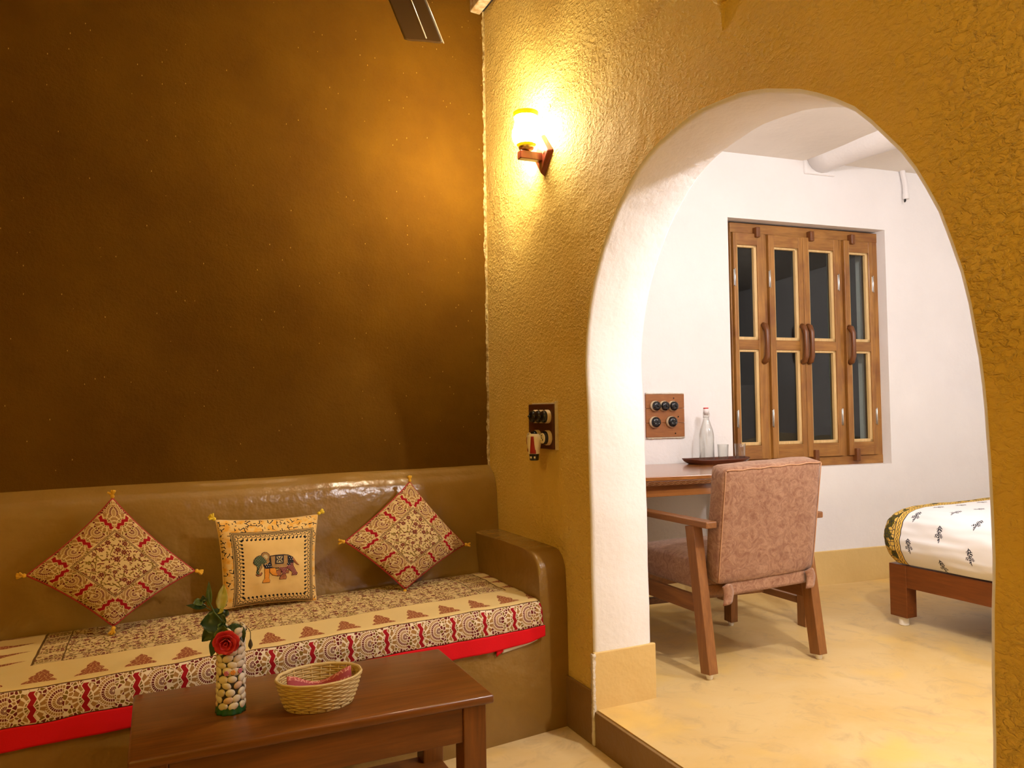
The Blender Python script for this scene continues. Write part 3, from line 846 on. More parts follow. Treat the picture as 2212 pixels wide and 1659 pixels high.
# elephant print as thin layers of cloth on the cushion face
EL = [
 (0, E_dark, [(890,800),(980,790),(1100,790),(1170,800),(1240,840),(1245,930),(1240,1000),(1150,1012),(1000,1005),(920,1000),(830,1002),(800,940),(850,900)]),
 (1, E_tan, [(905,805),(975,800),(975,935),(1095,938),(1100,800),(1160,805),(1165,1000),(1000,998),(925,985),(915,900)]),
 (1, E_green, [(655,890),(668,842),(702,803),(742,783),(790,782),(830,830),(850,900),(800,925),(775,910),(742,903),(700,930),(670,918)]),
 (1, E_green, [(668,915),(700,935),(742,905),(772,915),(772,975),(745,1020),(728,1062),(742,1078),(728,1090),(700,1075),(694,1045),(712,1000),(706,960)]),
 (2, E_brown, [(690,1078),(730,1092),(748,1072),(768,1055),(774,1078),(752,1105),(718,1110),(694,1096)]),
 (2, E_tan, [(745,960),(772,930),(770,985),(748,1022),(732,1055),(722,1030)]),
 (2, E_tan, [(775,775),(790,745),(820,730),(855,738),(882,768),(890,812),(882,860),(850,880),(830,850),(810,820),(785,800)]),
 (3, E_pale, [(800,790),(825,762),(858,775),(868,815),(850,840),(822,820)]),
 (2, E_tan, [(850,880),(885,862),(892,890),(860,925),(820,935),(800,925),(838,905)]),
 (2, E_navy, [(812,940),(905,908),(915,985),(825,1000)]),
 (2, E_dark, [(972,792),(1104,792),(1098,938),(968,936)]), (3, E_pale, [(992,808),(1082,808),(1078,918),(990,918)]),
 (4, E_dark, [(998,812),(1014,812),(1036,848),(1058,812),(1074,812),(1046,862),(1074,912),(1056,912),(1036,876),(1014,912),(998,912),(1026,862)]),
 (4, E_dark, [(992,838),(1014,862),(992,888)]), (4, E_dark, [(1080,838),(1058,862),(1080,888)]), (5, E_pale, [(1036,852),(1046,863),(1036,874),(1026,863)]),
 (2, E_navy, [(1165,808),(1238,842),(1245,885),(1165,870)]), (2, E_navy, [(1150,935),(1205,935),(1205,970),(1150,968)]),
 (2, E_orange, [(812,1003),(880,1003),(882,1100),(872,1155),(892,1192),(886,1226),(784,1226),(790,1192),(816,1155),(816,1080)]),
 (2, E_orange, [(890,1000),(968,1000),(985,1040),(978,1080),(1000,1108),(990,1130),(930,1112),(892,1062)]),
 (2, E_brown, [(985,1062),(1010,1035),(1048,1040),(1056,1080),(1045,1135),(1000,1132),(978,1100)]),
 (2, E_maroon, [(1010,992),(1150,1003),(1142,1060),(1122,1112),(1080,1112),(1068,1060),(1040,1020)]),
 (2, E_brown, [(1072,1116),(1122,1116),(1142,1160),(1132,1192),(1038,1192),(1042,1162)]),
 (2, E_maroon, [(1205,935),(1240,930),(1252,1000),(1290,1070),(1315,1100),(1302,1132),(1224,1137),(1232,1082),(1190,1042),(1152,1012),(1150,970),(1205,970)]),
 (2, E_brown, [(1130,1060),(1185,1045),(1172,1098),(1128,1092)]),
 (1, E_brown, [(1238,842),(1266,868),(1292,918),(1342,972),(1312,968),(1268,922),(1244,884)]),
]
emats = []
bm = NB()
uvl = bm.loops.layers.uv.new('UVMap')
def add_poly(pts, layer, mat, grow=0):
    if mat not in emats: emats.append(mat)
    mi = emats.index(mat)
    cx = sum(p[0] for p in pts)/len(pts); cy = sum(p[1] for p in pts)/len(pts)
    b = bmesh.new(); L = b.loops.layers.uv.new('UVMap'); P2 = []
    for (x, y) in pts:
        dx, dy = x-cx, y-cy; ln = math.hypot(dx, dy) or 1
        P2.append(b.verts.new(((x+dx/ln*grow-985), -(y+dy/ln*grow-985), 0)))
    f = b.faces.new(P2); bmesh.ops.triangulate(b, faces=[f])
    bmesh.ops.subdivide_edges(b, edges=b.edges[:], cuts=2, use_grid_fill=True)
    for fc in b.faces:
        for l in fc.loops: l[L].uv = (l.vert.co.x*.00027, l.vert.co.y*.00027)
    for v in b.verts:
        u, w = (v.co.x+3)/690+.05, (v.co.y-5)/690-.16
        v.co = ele_front(u, w, .0008+layer*.0006)
    merge(bm, b, mi)
for lay, mt, pts in EL: add_poly(pts, 0 if lay else -.0, E_outline, 9)
for lay, mt, pts in EL: add_poly(pts, lay+1, mt)
obj('elephant_print', bm, emats, ele_t, smooth=False, label='patchwork elephant in green, orange and maroon')

# ================================================================== COFFEE TABLE
TZ = .475
tA, tB, tC, tD = (HZ(p, TZ) for p in ((289, 1500), (955, 1400), (1058, 1498), (276, 1645)))
tx0, tx1 = -1.541, -.645
ty0, ty1 = -1.528, -1.072
tbl = thing('coffee_table', 'dark reddish-brown wooden coffee table in front of the plaster bench', 'table', ((tx0+tx1)/2, (ty0+ty1)/2, 0))
bm = NB(); box(bm, tx0, tx1, ty0, ty1, TZ-.024, TZ, .007, seg=3); obj('tabletop', bm, M_table, tbl, smooth=math.radians(40))
LW = .066; ins = .018
for (x, y) in ((tx0+ins, ty0+ins), (tx1-ins-LW, ty0+ins), (tx0+ins, ty1-ins-LW), (tx1-ins-LW, ty1-ins-LW)):
    bm = NB(); box(bm, x, x+LW, y, y+LW, 0, TZ-.024, .003); obj('leg', bm, M_tablez, tbl)
az0, az1 = TZ-.122, TZ-.024
for (a, b, c, d, mt) in ((tx0+ins+LW, tx1-ins-LW, ty0+ins+.006, ty0+ins+.028, M_table), (tx0+ins+LW, tx1-ins-LW, ty1-ins-.028, ty1-ins-.006, M_table),
                     (tx0+ins+.006, tx0+ins+.028, ty0+ins+LW, ty1-ins-LW, M_table), (tx1-ins-.028, tx1-ins-.006, ty0+ins+LW, ty1-ins-LW, M_table)):
    bm = NB(); box(bm, a, b, c, d, az0, az1, .002); obj('apron', bm, mt, tbl)
bm = NB(); box(bm, tx0+ins+.004, tx1-ins-.004, ty0+ins+.05, ty1-ins-.012, .135, .155, .003); obj('lower_shelf', bm, M_table, tbl)

# ================================================================== VASE AND ROSE
vc = Vector((-1.306, -1.318, TZ))
VR, VH = .0335, .212
lean = Vector((.020, .0, 0))
vase = thing('vase', 'slim vase covered in cream pebbles with a green glazed foot, on the coffee table', 'vase', vc)
bm = NB(); lathe(bm, vc+Vector((0, 0, .001)), [(0.001, 0), (VR*.95, 0), (VR*.96, VH*.5), (VR*.97, VH), (VR*.84, VH), (VR*.8, VH*.5), (VR*.8, .02), (.001, .02)], 28); obj('vase_body', bm, M_vasebody, vase)
bm = NB(); r2 = random.Random(3)
z = .014; row = 0
while z < VH-.006:
    hgt = r2.uniform(.0150, .0205); n = 8
    for k in range(n):
        a = 2*PI*(k+.5*(row % 2)+r2.uniform(-.16, .16))/n
        c = vc+Vector((math.cos(a)*VR*.98, math.sin(a)*VR*.98, z+hgt*.5+r2.uniform(-.002, .002)))
        rot = Matrix.Rotation(a, 3, 'Z') @ Matrix.Rotation(r2.uniform(-.5, .5), 3, 'X')
        ball(bm, c, .0048, VR*PI/n*r2.uniform(.92, 1.12), hgt*r2.uniform(.50, .60), 12, rot)
    z += hgt; row += 1
obj('pebble_mosaic', bm, M_pebble, vase, smooth=True)
bm = NB()
def fg(i, j):
    a = 2*PI*i; top = .017+.009*abs(math.sin(a*7))+.006*mn.noise(Vector((math.cos(a)*3, math.sin(a)*3, 1)))
    z = .0005+j*top; r = VR*1.13+.0015*math.sin(a*11)-.004*j
    return vc+Vector((math.cos(a)*r, math.sin(a)*r, z))
grid(bm, fg, 80, 5, closeu=True); obj('green_foot', bm, M_green, vase, smooth=True, solid=.004)
for k, (a, z, mt) in enumerate(((-1.95, .108, M_pink), (-1.50, .109, M_orange), (-1.02, .110, M_pink))):
    bm = NB(); dv = Vector((math.cos(a), math.sin(a), 0)); c = vc+dv*(VR+.0045)+Vector((0, 0, z))
    for q in range(6):
        s = Vector((-dv.y, dv.x, 0)); th = q*PI/3
        ball(bm, c+(s*math.cos(th)+Vector((0, 0, 1))*math.sin(th))*.0042, .0028, n=8)
    ball(bm, c+dv*.0005, .0025, n=8)
    obj('painted_flower', bm, mt, vase, smooth=True)

def RY(px, py, dy=0): return HY((px, py), -1.318+dy)
rose = thing('rose', 'drooping red rose with dark green leaves, standing in the pebble vase', 'rose', vc+Vector((0, 0, .03)))
bm = NB(); vtop = vc+Vector((0, 0, VH))
tube(bm, [vc+Vector((.004, 0, .045)), vtop+Vector((-.006, 0, .0)), RY(478, 1340), RY(462, 1322), RY(452, 1300), RY(450, 1275)], [.0022, .0022, .0022, .002, .0017, .0012], 8)
tube(bm, [RY(480, 1345), RY(470, 1352, -.02), RY(478, 1368, -.04), RY(486, 1380, -.045)], .0019, 8)
tube(bm, [RY(455, 1318), RY(440, 1310), RY(428, 1306)], .0013, 6)
obj('stem', bm, M_leaf2, rose, smooth=True)
def leaf(base, tip, width, mat, facing, curl=.18, serr=0.0, name='leaf', par=None):
    base, tip = Vector(base), Vector(tip); d = tip-base; L = d.length; d.normalize()
    s = d.cross(Vector(facing)).normalized(); nrm = s.cross(d).normalized()
    bm = NB()
    def fn(i, j):
        w = width*(math.sin(PI*min(1, i**.75))**.8)*(1-.12*i); t = (j*2-1)
        if serr: w *= 1+serr*math.sin(i*40)*abs(t)
        return base+d*(L*i)+s*(w*t*.5)+nrm*(abs(t)*width*.14 - curl*L*i*i + .003*mn.noise(Vector((i*5, t*3, L*90))))
    grid(bm, fn, 16, 6); return obj(name, bm, mat, par or rose, smooth=True, solid=.0006)
vw = (CAM-vc).normalized()
leaf(RY(488, 1345), RY(432, 1348, .0), .075, M_leaf, vw+Vector((0, 0, .3)), .1, .05)
leaf(RY(470, 1350, .01), RY(436, 1386, .015), .040, M_leaf, vw, .1, .05)
leaf(RY(446, 1312), RY(402, 1308), .020, M_leaf, vw+Vector((0, 0, .5)), .05)
leaf(RY(440, 1302), RY(438, 1286), .016, M_leaf, vw, .0)
leaf(RY(437, 1300), RY(416, 1306, -.01), .026, M_leaf2, vw+Vector((0, 0, .6)), .05)
leaf(RY(452, 1310), RY(451, 1256, .01), .016, M_leaf2, vw, .1)
leaf(RY(484, 1320), RY(462, 1322, .02), .016, M_leafpale, vw+Vector((0, 0, .4)), .05)
leaf(RY(476, 1318, .02), RY(484, 1262, .03), .030, M_leafpale, vw, .1)
leaf(RY(492, 1360, .01), RY(533, 1358, .0), .034, M_leaf, vw+Vector((0, 0, .8)), .15, .05)
leaf(RY(520, 1352, -.02), RY(526, 1388, -.035), .020, M_leaf, vw, .05, .05)
leaf(RY(490, 1318, .02), RY(478, 1335, .01), .024, M_leaf, vw, .0, .05)
leaf(RY(468, 1375, -.02), RY(456, 1418, -.02), .026, M_leaf, vw, .05)
leaf(RY(478, 1385, -.055), RY(482, 1350, -.05), .040, M_leaf2, vw, -.05)
leaf(RY(492, 1380, -.055), RY(506, 1362, -.05), .018, M_leaf2, vw, .0)
# bloom: rings of cupped petals round an axis that hangs toward the viewer
bm = NB(); bc = RY(489, 1386, -.055); ax = (RY(485, 1402, -.095)-bc).normalized()
_, s0, u0 = frame_of(ax)
for ring, (n, r, ln, op) in enumerate(((3, .004, .026, .15), (5, .009, .030, .35), (6, .013, .031, .62), (7, .015, .028, .95))):
    for k in range(n):
        a = 2*PI*(k+.37*ring)/n; rad = s0*math.cos(a)+u0*math.sin(a); tan = ax.cross(rad)
        def fp(i, j, rad=rad, tan=tan, r=r, ln=ln, op=op, k=k, ring=ring):
            t = j*2-1; wd = r*1.25*math.sin(PI*(.15+.75*i))**.7+.002
            out = r*.35+ln*math.sin(op)*i+.006*i*i*op; up_ = -.006+ln*math.cos(op)*i-.010*max(0, i-.7)*op
            ruf = .0022*mn.noise(Vector((i*4+k, t*4, ring*3)))
            return bc+rad*(out+ruf-abs(t)**2*.006*(1-op*.5))+tan*(wd*t)+ax*(up_+ruf)
        grid(bm, fp, 7, 6)
obj('bloom', bm, M_rose, rose, smooth=True, solid=.0006, label='red bloom')
dry = thing('dried_bud', 'thin stalk with a dried drooping bud at the rim of the pebble vase', 'flower bud', vc+Vector((.02, 0, VH)))
bm = NB(); tube(bm, [vtop+Vector((.018, .004, -.03)), vtop+Vector((.024, .002, .012)), RY(537, 1358), RY(541, 1366), RY(541, 1382)], .0010, 6); obj('stalk', bm, M_drybud, dry, smooth=True)
bm = NB(); lathe(bm, RY(541, 1380), [(.001, 0), (.003, -.004), (.0055, -.012), (.006, -.018), (.003, -.024), (.0005, -.028)], 10); obj('bud', bm, M_drybud, dry, smooth=True)

# ================================================================== BASKET
bc0 = Vector((-1.088, -1.372, TZ)); BA, BB, BH = .110, .087, .076
basket = thing('basket', 'oval split-cane basket with flared sides on the coffee table', 'basket', bc0)
brot = Matrix.Rotation(.06, 3, 'Z')
def bell(a, r, z): return bc0+brot @ Vector((math.cos(a)*BA*r, math.sin(a)*BB*r, z))
bm = NB(); rows = 13
for k in range(rows):
    t = k/(rows-1); r = .80+.20*t**.8; z = .006+t*(BH-.010)
    pts = []
    for s in range(110):
        a = 2*PI*s/110; w = .018*math.sin(a*13+PI*k)+.006*mn.noise(Vector((a*3, k*7, 0)))
        pts.append(bell(a, r+w, z+.0022*mn.noise(Vector((a*2.2, k*1.1, 3)))))
    tube(bm, pts, .0031, 6, closed=True)
for s in range(26):
    a = 2*PI*(s+.5)/26; tube(bm, [bell(a, .80, .002), bell(a, .9, BH*.5), bell(a, 1.0, BH)], .0022, 5)
obj('woven_wall', bm, M_cane, basket, smooth=True)
bm = NB()
for q in (1.0, 1.015):
    tube(bm, [bell(2*PI*s/90, q+.008*math.sin(s*.9), BH-.001+(q-1)*150*.001*.6) for s in range(90)], .0034, 6, closed=True)
obj('rim', bm, M_canerim, basket, smooth=True)
bm = NB()
grid(bm, lambda i, j: bell(2*PI*i, .02+.80*j, .003+.001*math.sin(j*60)), 60, 20, closeu=True); obj('basket_base', bm, M_cane, basket, smooth=True, solid=.002)
bm = NB()
def fbk(i, j):
    a = PI*(.92+.98*i); r = .80-.06*math.sin(i*PI*3)-.25*(1-abs(2*i-1)); z = .012+j*(.054+.020*math.cos(i*PI*2.2)); return bell(a, r*(.86+.10*j), z)
def fbk2(i, j):
    u = i*2-1; x = u*.086; y = .004-.016*math.cos(i*PI*2.2)+.020*j; z = .012+j*(.056+.018*math.cos(i*PI*2.0)); return bc0+brot @ Vector((x, y-.012+.018*(1-u*u)*0, z))
grid(bm, fbk2, 40, 8, lambda i, j: (i*.24, j*.09))
def fbk3(i, j): u = i*2-1; return bc0+brot @ Vector((u*.080*(1-.25*(1-j)), -.058+j*.062, .034+.005*math.sin(i*7)+.004*j))
grid(bm, fbk3, 20, 6, lambda i, j: (i*.2, j*.06))
obj('folded_cloth', bm, M_book, smooth=True, solid=.0015, label='folded red and pink printed cloth lying inside the cane basket', cat='cloth')

# ================================================================== WALL LAMP
lq = Vector((0, -.640, 2.312))
lamp = thing('wall_lamp', 'lit wall lamp with yellow-edged opal glass shade on a red-brown wooden bracket', 'wall lamp', lq)
bm = NB()
def diamond(s, x0, x1, sz):
    b = bmesh.new(); P = [(s, 0), (0, sz), (-s, 0), (0, -sz)]
    A = [b.verts.new((x0, lq.y+y, lq.z+.012+z)) for y, z in P]; B = [b.verts.new((x1, lq.y+y*.80, lq.z+.012+z*.86)) for y, z in P]
    b.faces.new(A); b.faces.new(B)
    for i in range(4): b.faces.new((A[i], A[(i+1) % 4], B[(i+1) % 4], B[i]))
    bmesh.ops.bevel(b, geom=b.edges[:], offset=.002, segments=2, affect='EDGES'); return b
merge(bm, diamond(.080, -.001, -.022, .092)); obj('mount_plate', bm, M_mount, lamp)
bm = NB(); box(bm, -.122, -.015, lq.y-.017, lq.y+.017, lq.z-.018, lq.z+.016, .003); obj('bracket_arm', bm, M_mount, lamp)
sc_ = Vector((-.088, lq.y, lq.z+.016))
bm = NB(); lathe(bm, sc_, [(.001, 0), (.012, 0), (.016, .006), (.030, .010), (.033, .018), (.030, .022), (.012, .022), (.001, .022)], 24); obj('socket_cup', bm, M_brass, lamp)
bm = NB(); uvl = bm.loops.layers.uv.new('UVMap')
sp_ = [(.028, .022), (.044, .030), (.055, .048), (.0585, .068), (.056, .090), (.049, .108), (.046, .125), (.048, .143), (.052, .156), (.0535, .164)]
n = 36; rings = []
def shade_pt(i, j):
    k = j*(len(sp_)-1); q = min(int(k), len(sp_)-2); f = k-q
    r = sp_[q][0]*(1-f)+sp_[q+1][0]*f; h = sp_[q][1]*(1-f)+sp_[q+1][1]*f
    return sc_+Vector((math.cos(2*PI*i)*r, math.sin(2*PI*i)*r, h))
bm.free(); bm = NB()
grid(bm, shade_pt, 40, 30, lambda i, j: (i, j), closeu=True)
obj('glass_shade', bm, M_shade, lamp, smooth=True)
bm = NB(); wy = lq.y
tube(bm, [HX((1172, 298)), HX((1173, 285))+Vector((-.004, 0, 0)), HX((1174, 262))+Vector((-.004, 0, 0)), HX((1182, 245))+Vector((-.003, 0, 0)), HX((1190, 232))+Vector((-.003, 0, 0)), HX((1188, 226))], .0018, 6)
obj('lamp_wire', bm, M_whiteplastic, lamp)
bm = NB(); cyl(bm, (-.022, lq.y-.03, lq.z+.012), (-.0255, lq.y-.03, lq.z+.012), .005, n=10); obj('screw', bm, M_brass, lamp)

# ================================================================== SWITCH BOARDS
def round_switch(parent, c, ax, r, kind):
    c = Vector(c); ax = Vector(ax).normalized()
    bm = NB(); lathe(bm, c, [(r, 0), (r, .012), (r*.93, .016), (0.001, .016)], 24, ax)
    base = obj(kind, bm, M_porc, parent, smooth=math.radians(40))
    bm = NB(); lathe(bm, c, [(r*.90, .014), (r*.90, .024), (r*.80, .030), (r*.5, .0335), (.001, .034)], 24, ax)
    d, s, u = frame_of(ax)
    cap = obj('black_cap', bm, M_black, base, smooth=True, label='round black cap')
    if kind == 'switch':
        bm = NB(); tube(bm, [c+ax*.031-u*.004, c+ax*.041+u*.004], [.0040, .0055], 10); obj('toggle', bm, M_black, base, smooth=True)
    else:
        bm = NB()
        for a, rr in ((90, .0028), (210, .0022), (330, .0022)):
            q = c+(s*math.cos(math.radians(a))+u*math.sin(math.radians(a)))*r*.42
            tube(bm, [q+ax*.0320, q+ax*.0342], rr, 8)
        obj('pin_hole', bm, M_steel, base)
    return base
sb = thing('switch_board', 'dark brown wooden switch board on the ochre wall below the lamp', 'switch board', (0, -.59, 1.18))
bm = NB(); box(bm, -.022, .001, -.712, -.488, 1.087, 1.274, .004); obj('board', bm, M_boardd, sb)
bm = NB(); bmq = []
for k in range(14):
    z = 1.085+k*.0142; box(bm, -.012, .0015, -.721-.004*abs(mn.noise(Vector((k*.7, 0, 0)))), -.711, z, z+.0150, .001)
box(bm, -.010, .0015, -.712, -.5, 1.273, 1.279, .001)
obj('plaster_rim', bm, M_chip, sb)
for k, y in enumerate((-.572, -.623, -.674)): round_switch(sb, (-.022, y, 1.222), (-1, 0, 0), .028, 'switch')
for y in (-.580, -.676): round_switch(sb, (-.022, y, 1.135), (-1, 0, 0), .031, 'socket')
# plug-in vaporiser with a three-way adaptor behind it
vap = thing('plug_in_vaporiser', 'red and white plug-in vaporiser hanging from the ochre wall switch board', 'vaporiser', (-.08, -.66, 1.05))
bm = NB(); box(bm, -.070, -.0565, -.712, -.590, 1.120, 1.150, .009, seg=3); obj('adaptor', bm, M_black, vap)
for y in (-.592, -.712):
    bm = NB(); cyl(bm, (-.068, y, 1.135), (-.073, y, 1.135), .021, n=24); dd = obj('adaptor_face', bm, M_whiteplastic, vap, smooth=math.radians(40))
    bm = NB()
    for (a, b, c, d) in ((-.002, .002, .007, .014), (-.010, -.006, -.010, -.002), (.006, .010, -.010, -.002), (-.004, .004, -.001, .003)):
        box(bm, -.0745, -.0725, y+a, y+b, 1.135+c, 1.135+d, 0)
    obj('pin_slot', bm, M_black, dd)
VC, VA = Vector((-.092, -.680, 0)), math.radians(42)
VRM = Matrix.Rotation(VA, 3, 'Z')
def VP(f, w, z): # f forward of the body, w sideways
    q = VRM @ Vector((-f, w, 0)); return Vector((VC.x+q.x, VC.y+q.y, z))
bm = NB()
se = lambda q: math.copysign(abs(q)**.6, q)
def vbody(i, j):
    a = 2*PI*i; z = 1.152-j*.080
    w = .0215+.006*math.sin(PI*min(1, j*1.1+.12)); d = .023
    if j < .1: w *= .80+2.0*j; d *= .80+2.0*j
    return VP(d*se(math.cos(a)), w*se(math.sin(a)), z)
vs = grid(bm, vbody, 28, 16, closeu=True)
bm.faces.new([v[0] for v in vs]); bm.faces.new([v[-1] for v in vs]); obj('vaporiser_body', bm, M_whiteplastic, vap, smooth=math.radians(50))
bm = NB()
grid(bm, lambda i, j: VP(.0242-.004*abs(2*i-1)**4, (-.016+.030*i)*(.55+.45*(1-j))-.001, 1.073+.070*j), 8, 8); obj('red_panel', bm, M_redplastic, vap, smooth=True, solid=.0012, label='red front panel')
bm = NB()
for zc, hh in ((1.126, .017), (1.088, .009)):
    ring_ = [bm.verts.new(VP(.004+.010*math.cos(2*PI*k/16), .0282-.004*(zc < 1.1), zc+hh*math.sin(2*PI*k/16))) for k in range(16)]; bm.faces.new(ring_)
obj('side_window', bm, M_redplastic, vap, solid=.002)
bm = NB(); cyl(bm, VP(0, 0, 1.073), VP(0, 0, 1.045), .0205, .0185, n=24); obj('refill', bm, M_black, vap, smooth=math.radians(40), label='black refill bottle')
bm = NB()
for w0, w1 in ((.002, .012), (-.012, -.006)):
    vv = [bm.verts.new(VP(math.sqrt(.0206**2-w*w)+.0004, w, z)) for w, z in ((w0, 1.054), (w1, 1.054), (w1, 1.062), (w0, 1.062))]; bm.faces.new(vv)
obj('refill_label', bm, M_whiteplastic, vap, solid=.0006)
bm = NB(); cyl(bm, VP(0, -.024, 1.130), VP(0, -.034, 1.130), .006, n=10); obj('side_knob', bm, M_whiteplastic, vap, smooth=math.radians(40))

sb2 = thing('switch_board', 'light brown wooden switch board on the white wall above the desk', 'switch board', WF(1.19, 0, 1.2))
a0, a1 = 1.068, 1.318
bm = NB()
for k in range(3):
    z = 1.082+k*.0835; box(bm, a0, a1, -.002, .012, z, z+.082, .0015, WF)
obj('board', bm, M_board, sb2)
for zz, s_ in ((1.331, 1), (1.082, -1)):
    bm = NB()
    def rimf(i, j, zz=zz, s_=s_):
        x = a0+i*(a1-a0); w = .005+.006*abs(mn.noise(Vector((x*60, zz*9, 0)))); return WF(x, .0105 if j < .7 else .0, zz+s_*(.001+w*min(1, j*1.4)))
    grid(bm, rimf, 40, 3); obj('plaster_rim', bm, M_chip, sb2, solid=.002)
axw = Vector((TB, -1, 0)).normalized()*1.0; axw = Vector((-.0, -1, 0))
def bpt(px, py): return HY((px, py), YB-.014, TB)
for px, py in ((1413, 877), (1432, 877), (1451, 877)): round_switch(sb2, bpt(px, py)+Vector((.003, 0, 0)), axw, .030, 'switch')
for px, py in ((1412, 912), (1448, 911)): round_switch(sb2, bpt(px, py)+Vector((.003, 0, 0)), axw, .033, 'socket')
bm = NB()
for px, py in ((1455, 860), (1465, 900), (1459, 936)):
    bm = NB(); q = bpt(px, py); cyl(bm, q, q+axw*.003, .004, n=8); obj('screw', bm, M_black, sb2)

# ================================================================== DESK
DZ = .928
desk = thing('writing_desk', 'glossy brown writing desk with a carved wavy edge against the white wall', 'desk', (1.0, -.15, HS))
dA = [(.30, .06), (1.525, .0), (1.525, 0), (.30, 0)]
def DF(u, d, z): return Vector((u, .195-.10*(u-1.0)-d, z))      # d = distance in front of the wall side
DX0, DX1, DD = .28, 1.575, .725
bm = NB(); box(bm, DX0, DX1, .0, DD, DZ-.020, DZ, .003, DF); obj('desktop', bm, M_deskx, desk)
bm = NB(); box(bm, DX0+.004, DX1-.004, .004, DD-.003, DZ-.044, DZ-.0202, .002, DF); edge = obj('carved_edge', bm, M_handle, desk)
bm = NB()
for z, am, fq in ((DZ-.029, .0035, 92), (DZ-.036, .0035, 92)):
    tube(bm, [DF(DX0+.01+k*(DX1-DX0-.02)/300, DD-.001, z+am*math.sin(k*(DX1-DX0)/300*fq*2)) for k in range(301)], .0010, 5)
obj('wavy_carving', bm, M_teakx, edge, smooth=True)
DL = .055
for (u, d) in ((DX0+.03, .02), (DX1-.03-DL, .02), (DX0+.03, DD-.03-DL), (DX1-.03-DL, DD-.03-DL)):
    bm = NB(); box(bm, u, u+DL, d, d+DL, HS, DZ-.044, .003, DF); obj('leg', bm, M_chairz, desk)
for (u0_, u1_, d0_, d1_) in ((DX0+.03+DL, DX1-.03-DL, DD-.05, DD-.035), (DX0+.03+DL, DX1-.03-DL, .03, .05), (DX0+.035, DX0+.05, .02+DL, DD-.03-DL), (DX1-.05, DX1-.035, .02+DL, DD-.03-DL)):
    bm = NB(); box(bm, u0_, u1_, d0_, d1_, DZ-.098, DZ-.044, .002, DF); obj('apron', bm, M_deskx, desk)
for u in (DX0+.045, DX1-.075):
    bm = NB(); box(bm, u, u+.03, .02+DL, DD-.03-DL, .24, .275, .002, DF); obj('side_stretcher', bm, M_chairx, desk)
bm = NB(); box(bm, DX0+.075, DX1-.075, .36, .395, .245, .275, .002, DF); obj('cross_stretcher', bm, M_chairx, desk)

# tray, bottle, glasses
ty = Vector((1.432, .035, DZ+.0008))
tray = thing('serving_tray', 'dark carved boat-shaped wooden tray on the writing desk', 'tray', ty)
bm = NB()
def ftray(i, j):
    a = 2*PI*i; ca, sa = math.cos(a), math.sin(a)
    se = lambda q, e: math.copysign(abs(q)**e, q)
    if j < .5: t = j/.5; r = .02+.74*t; z = .001
    else: t = (j-.5)/.5; r = .76+.24*t; z = .001+.028*t**1.2
    rim = .006*(abs(ca)**3) if j > .9 else 0
    return ty+Vector((.195*r*se(ca, .62), .098*r*se(sa, .62)-.10*.195*r*se(ca, .62)*.8, z+rim))
grid(bm, ftray, 72, 18, closeu=True); obj('tray_body', bm, M_tray, tray, smooth=math.radians(50), solid=-.006)
bz = DZ+.0085
def bottle_at(c):
    t = thing('swing_top_bottle', 'clear glass swing-top bottle with a red stopper seal on the carved tray', 'bottle', c)
    P = [(.001, .0), (.040, .0), (.0425, .004), (.0425, .145), (.041, .165), (.036, .188), (.027, .215), (.0185, .240), (.0160, .258), (.0160, .272), (.0185, .274), (.0185, .282), (.0150, .284), (.0135, .284), (.0135, .255), (.0245, .215), (.0335, .186), (.0385, .163), (.040, .14), (.040, .008), (.001, .008)]
    bm = NB(); lathe(bm, c, P, 36); obj('bottle_glass', bm, M_glass, t, smooth=True)
    bm = NB(); lathe(bm, c, [(.001, .270), (.0125, .270), (.014, .284), (.0165, .286), (.0165, .303), (.012, .308), (.001, .309)], 20); st = obj('stopper', bm, M_pipe, t, smooth=True)
    bm = NB(); lathe(bm, c, [(.012, .307), (.0155, .308), (.014, .313), (.001, .3135)], 20); obj('seal', bm, M_rubberred, st, smooth=True)
    bm = NB()
    for s in (-1, 1):
        tube(bm, [c+Vector((s*.0195, 0, .258)), c+Vector((s*.024, -.004, .270)), c+Vector((s*.020, 0, .295)), c+Vector((s*.012, 0, .308))], .0011, 6)
    tube(bm, [c+Vector((math.cos(a)*.0175, math.sin(a)*.0175, .258)) for a in [2*PI*k/20 for k in range(20)]], .0012, 6, closed=True)
    obj('wire_bail', bm, M_steel, t, smooth=True)
def on_tray(px, py): 
    q = HY((px, py), ty.y); return Vector((q.x, q.y, bz))
bottle_at(Vector((HY((1527, 985), ty.y+.012).x, ty.y+.012, bz)))
def glass_at(c, label):
    P = [(.001, 0), (.026, 0), (.0275, .003), (.032, .100), (.0315, .1005), (.0300, .100), (.0258, .012), (.001, .012)]
    bm = NB(); lathe(bm, c, P, 32); obj('drinking_glass', bm, M_glass, smooth=True, label=label, cat='glass', group='drinking glasses on the tray')
glass_at(Vector((HY((1562, 985), ty.y-.01).x, ty.y-.01, bz)), 'clear drinking glass on the tray, right next to the bottle')
glass_at(Vector((HY((1599, 985), ty.y-.005).x, ty.y-.005, bz)), 'clear drinking glass on the tray, farther from the bottle, before the window')

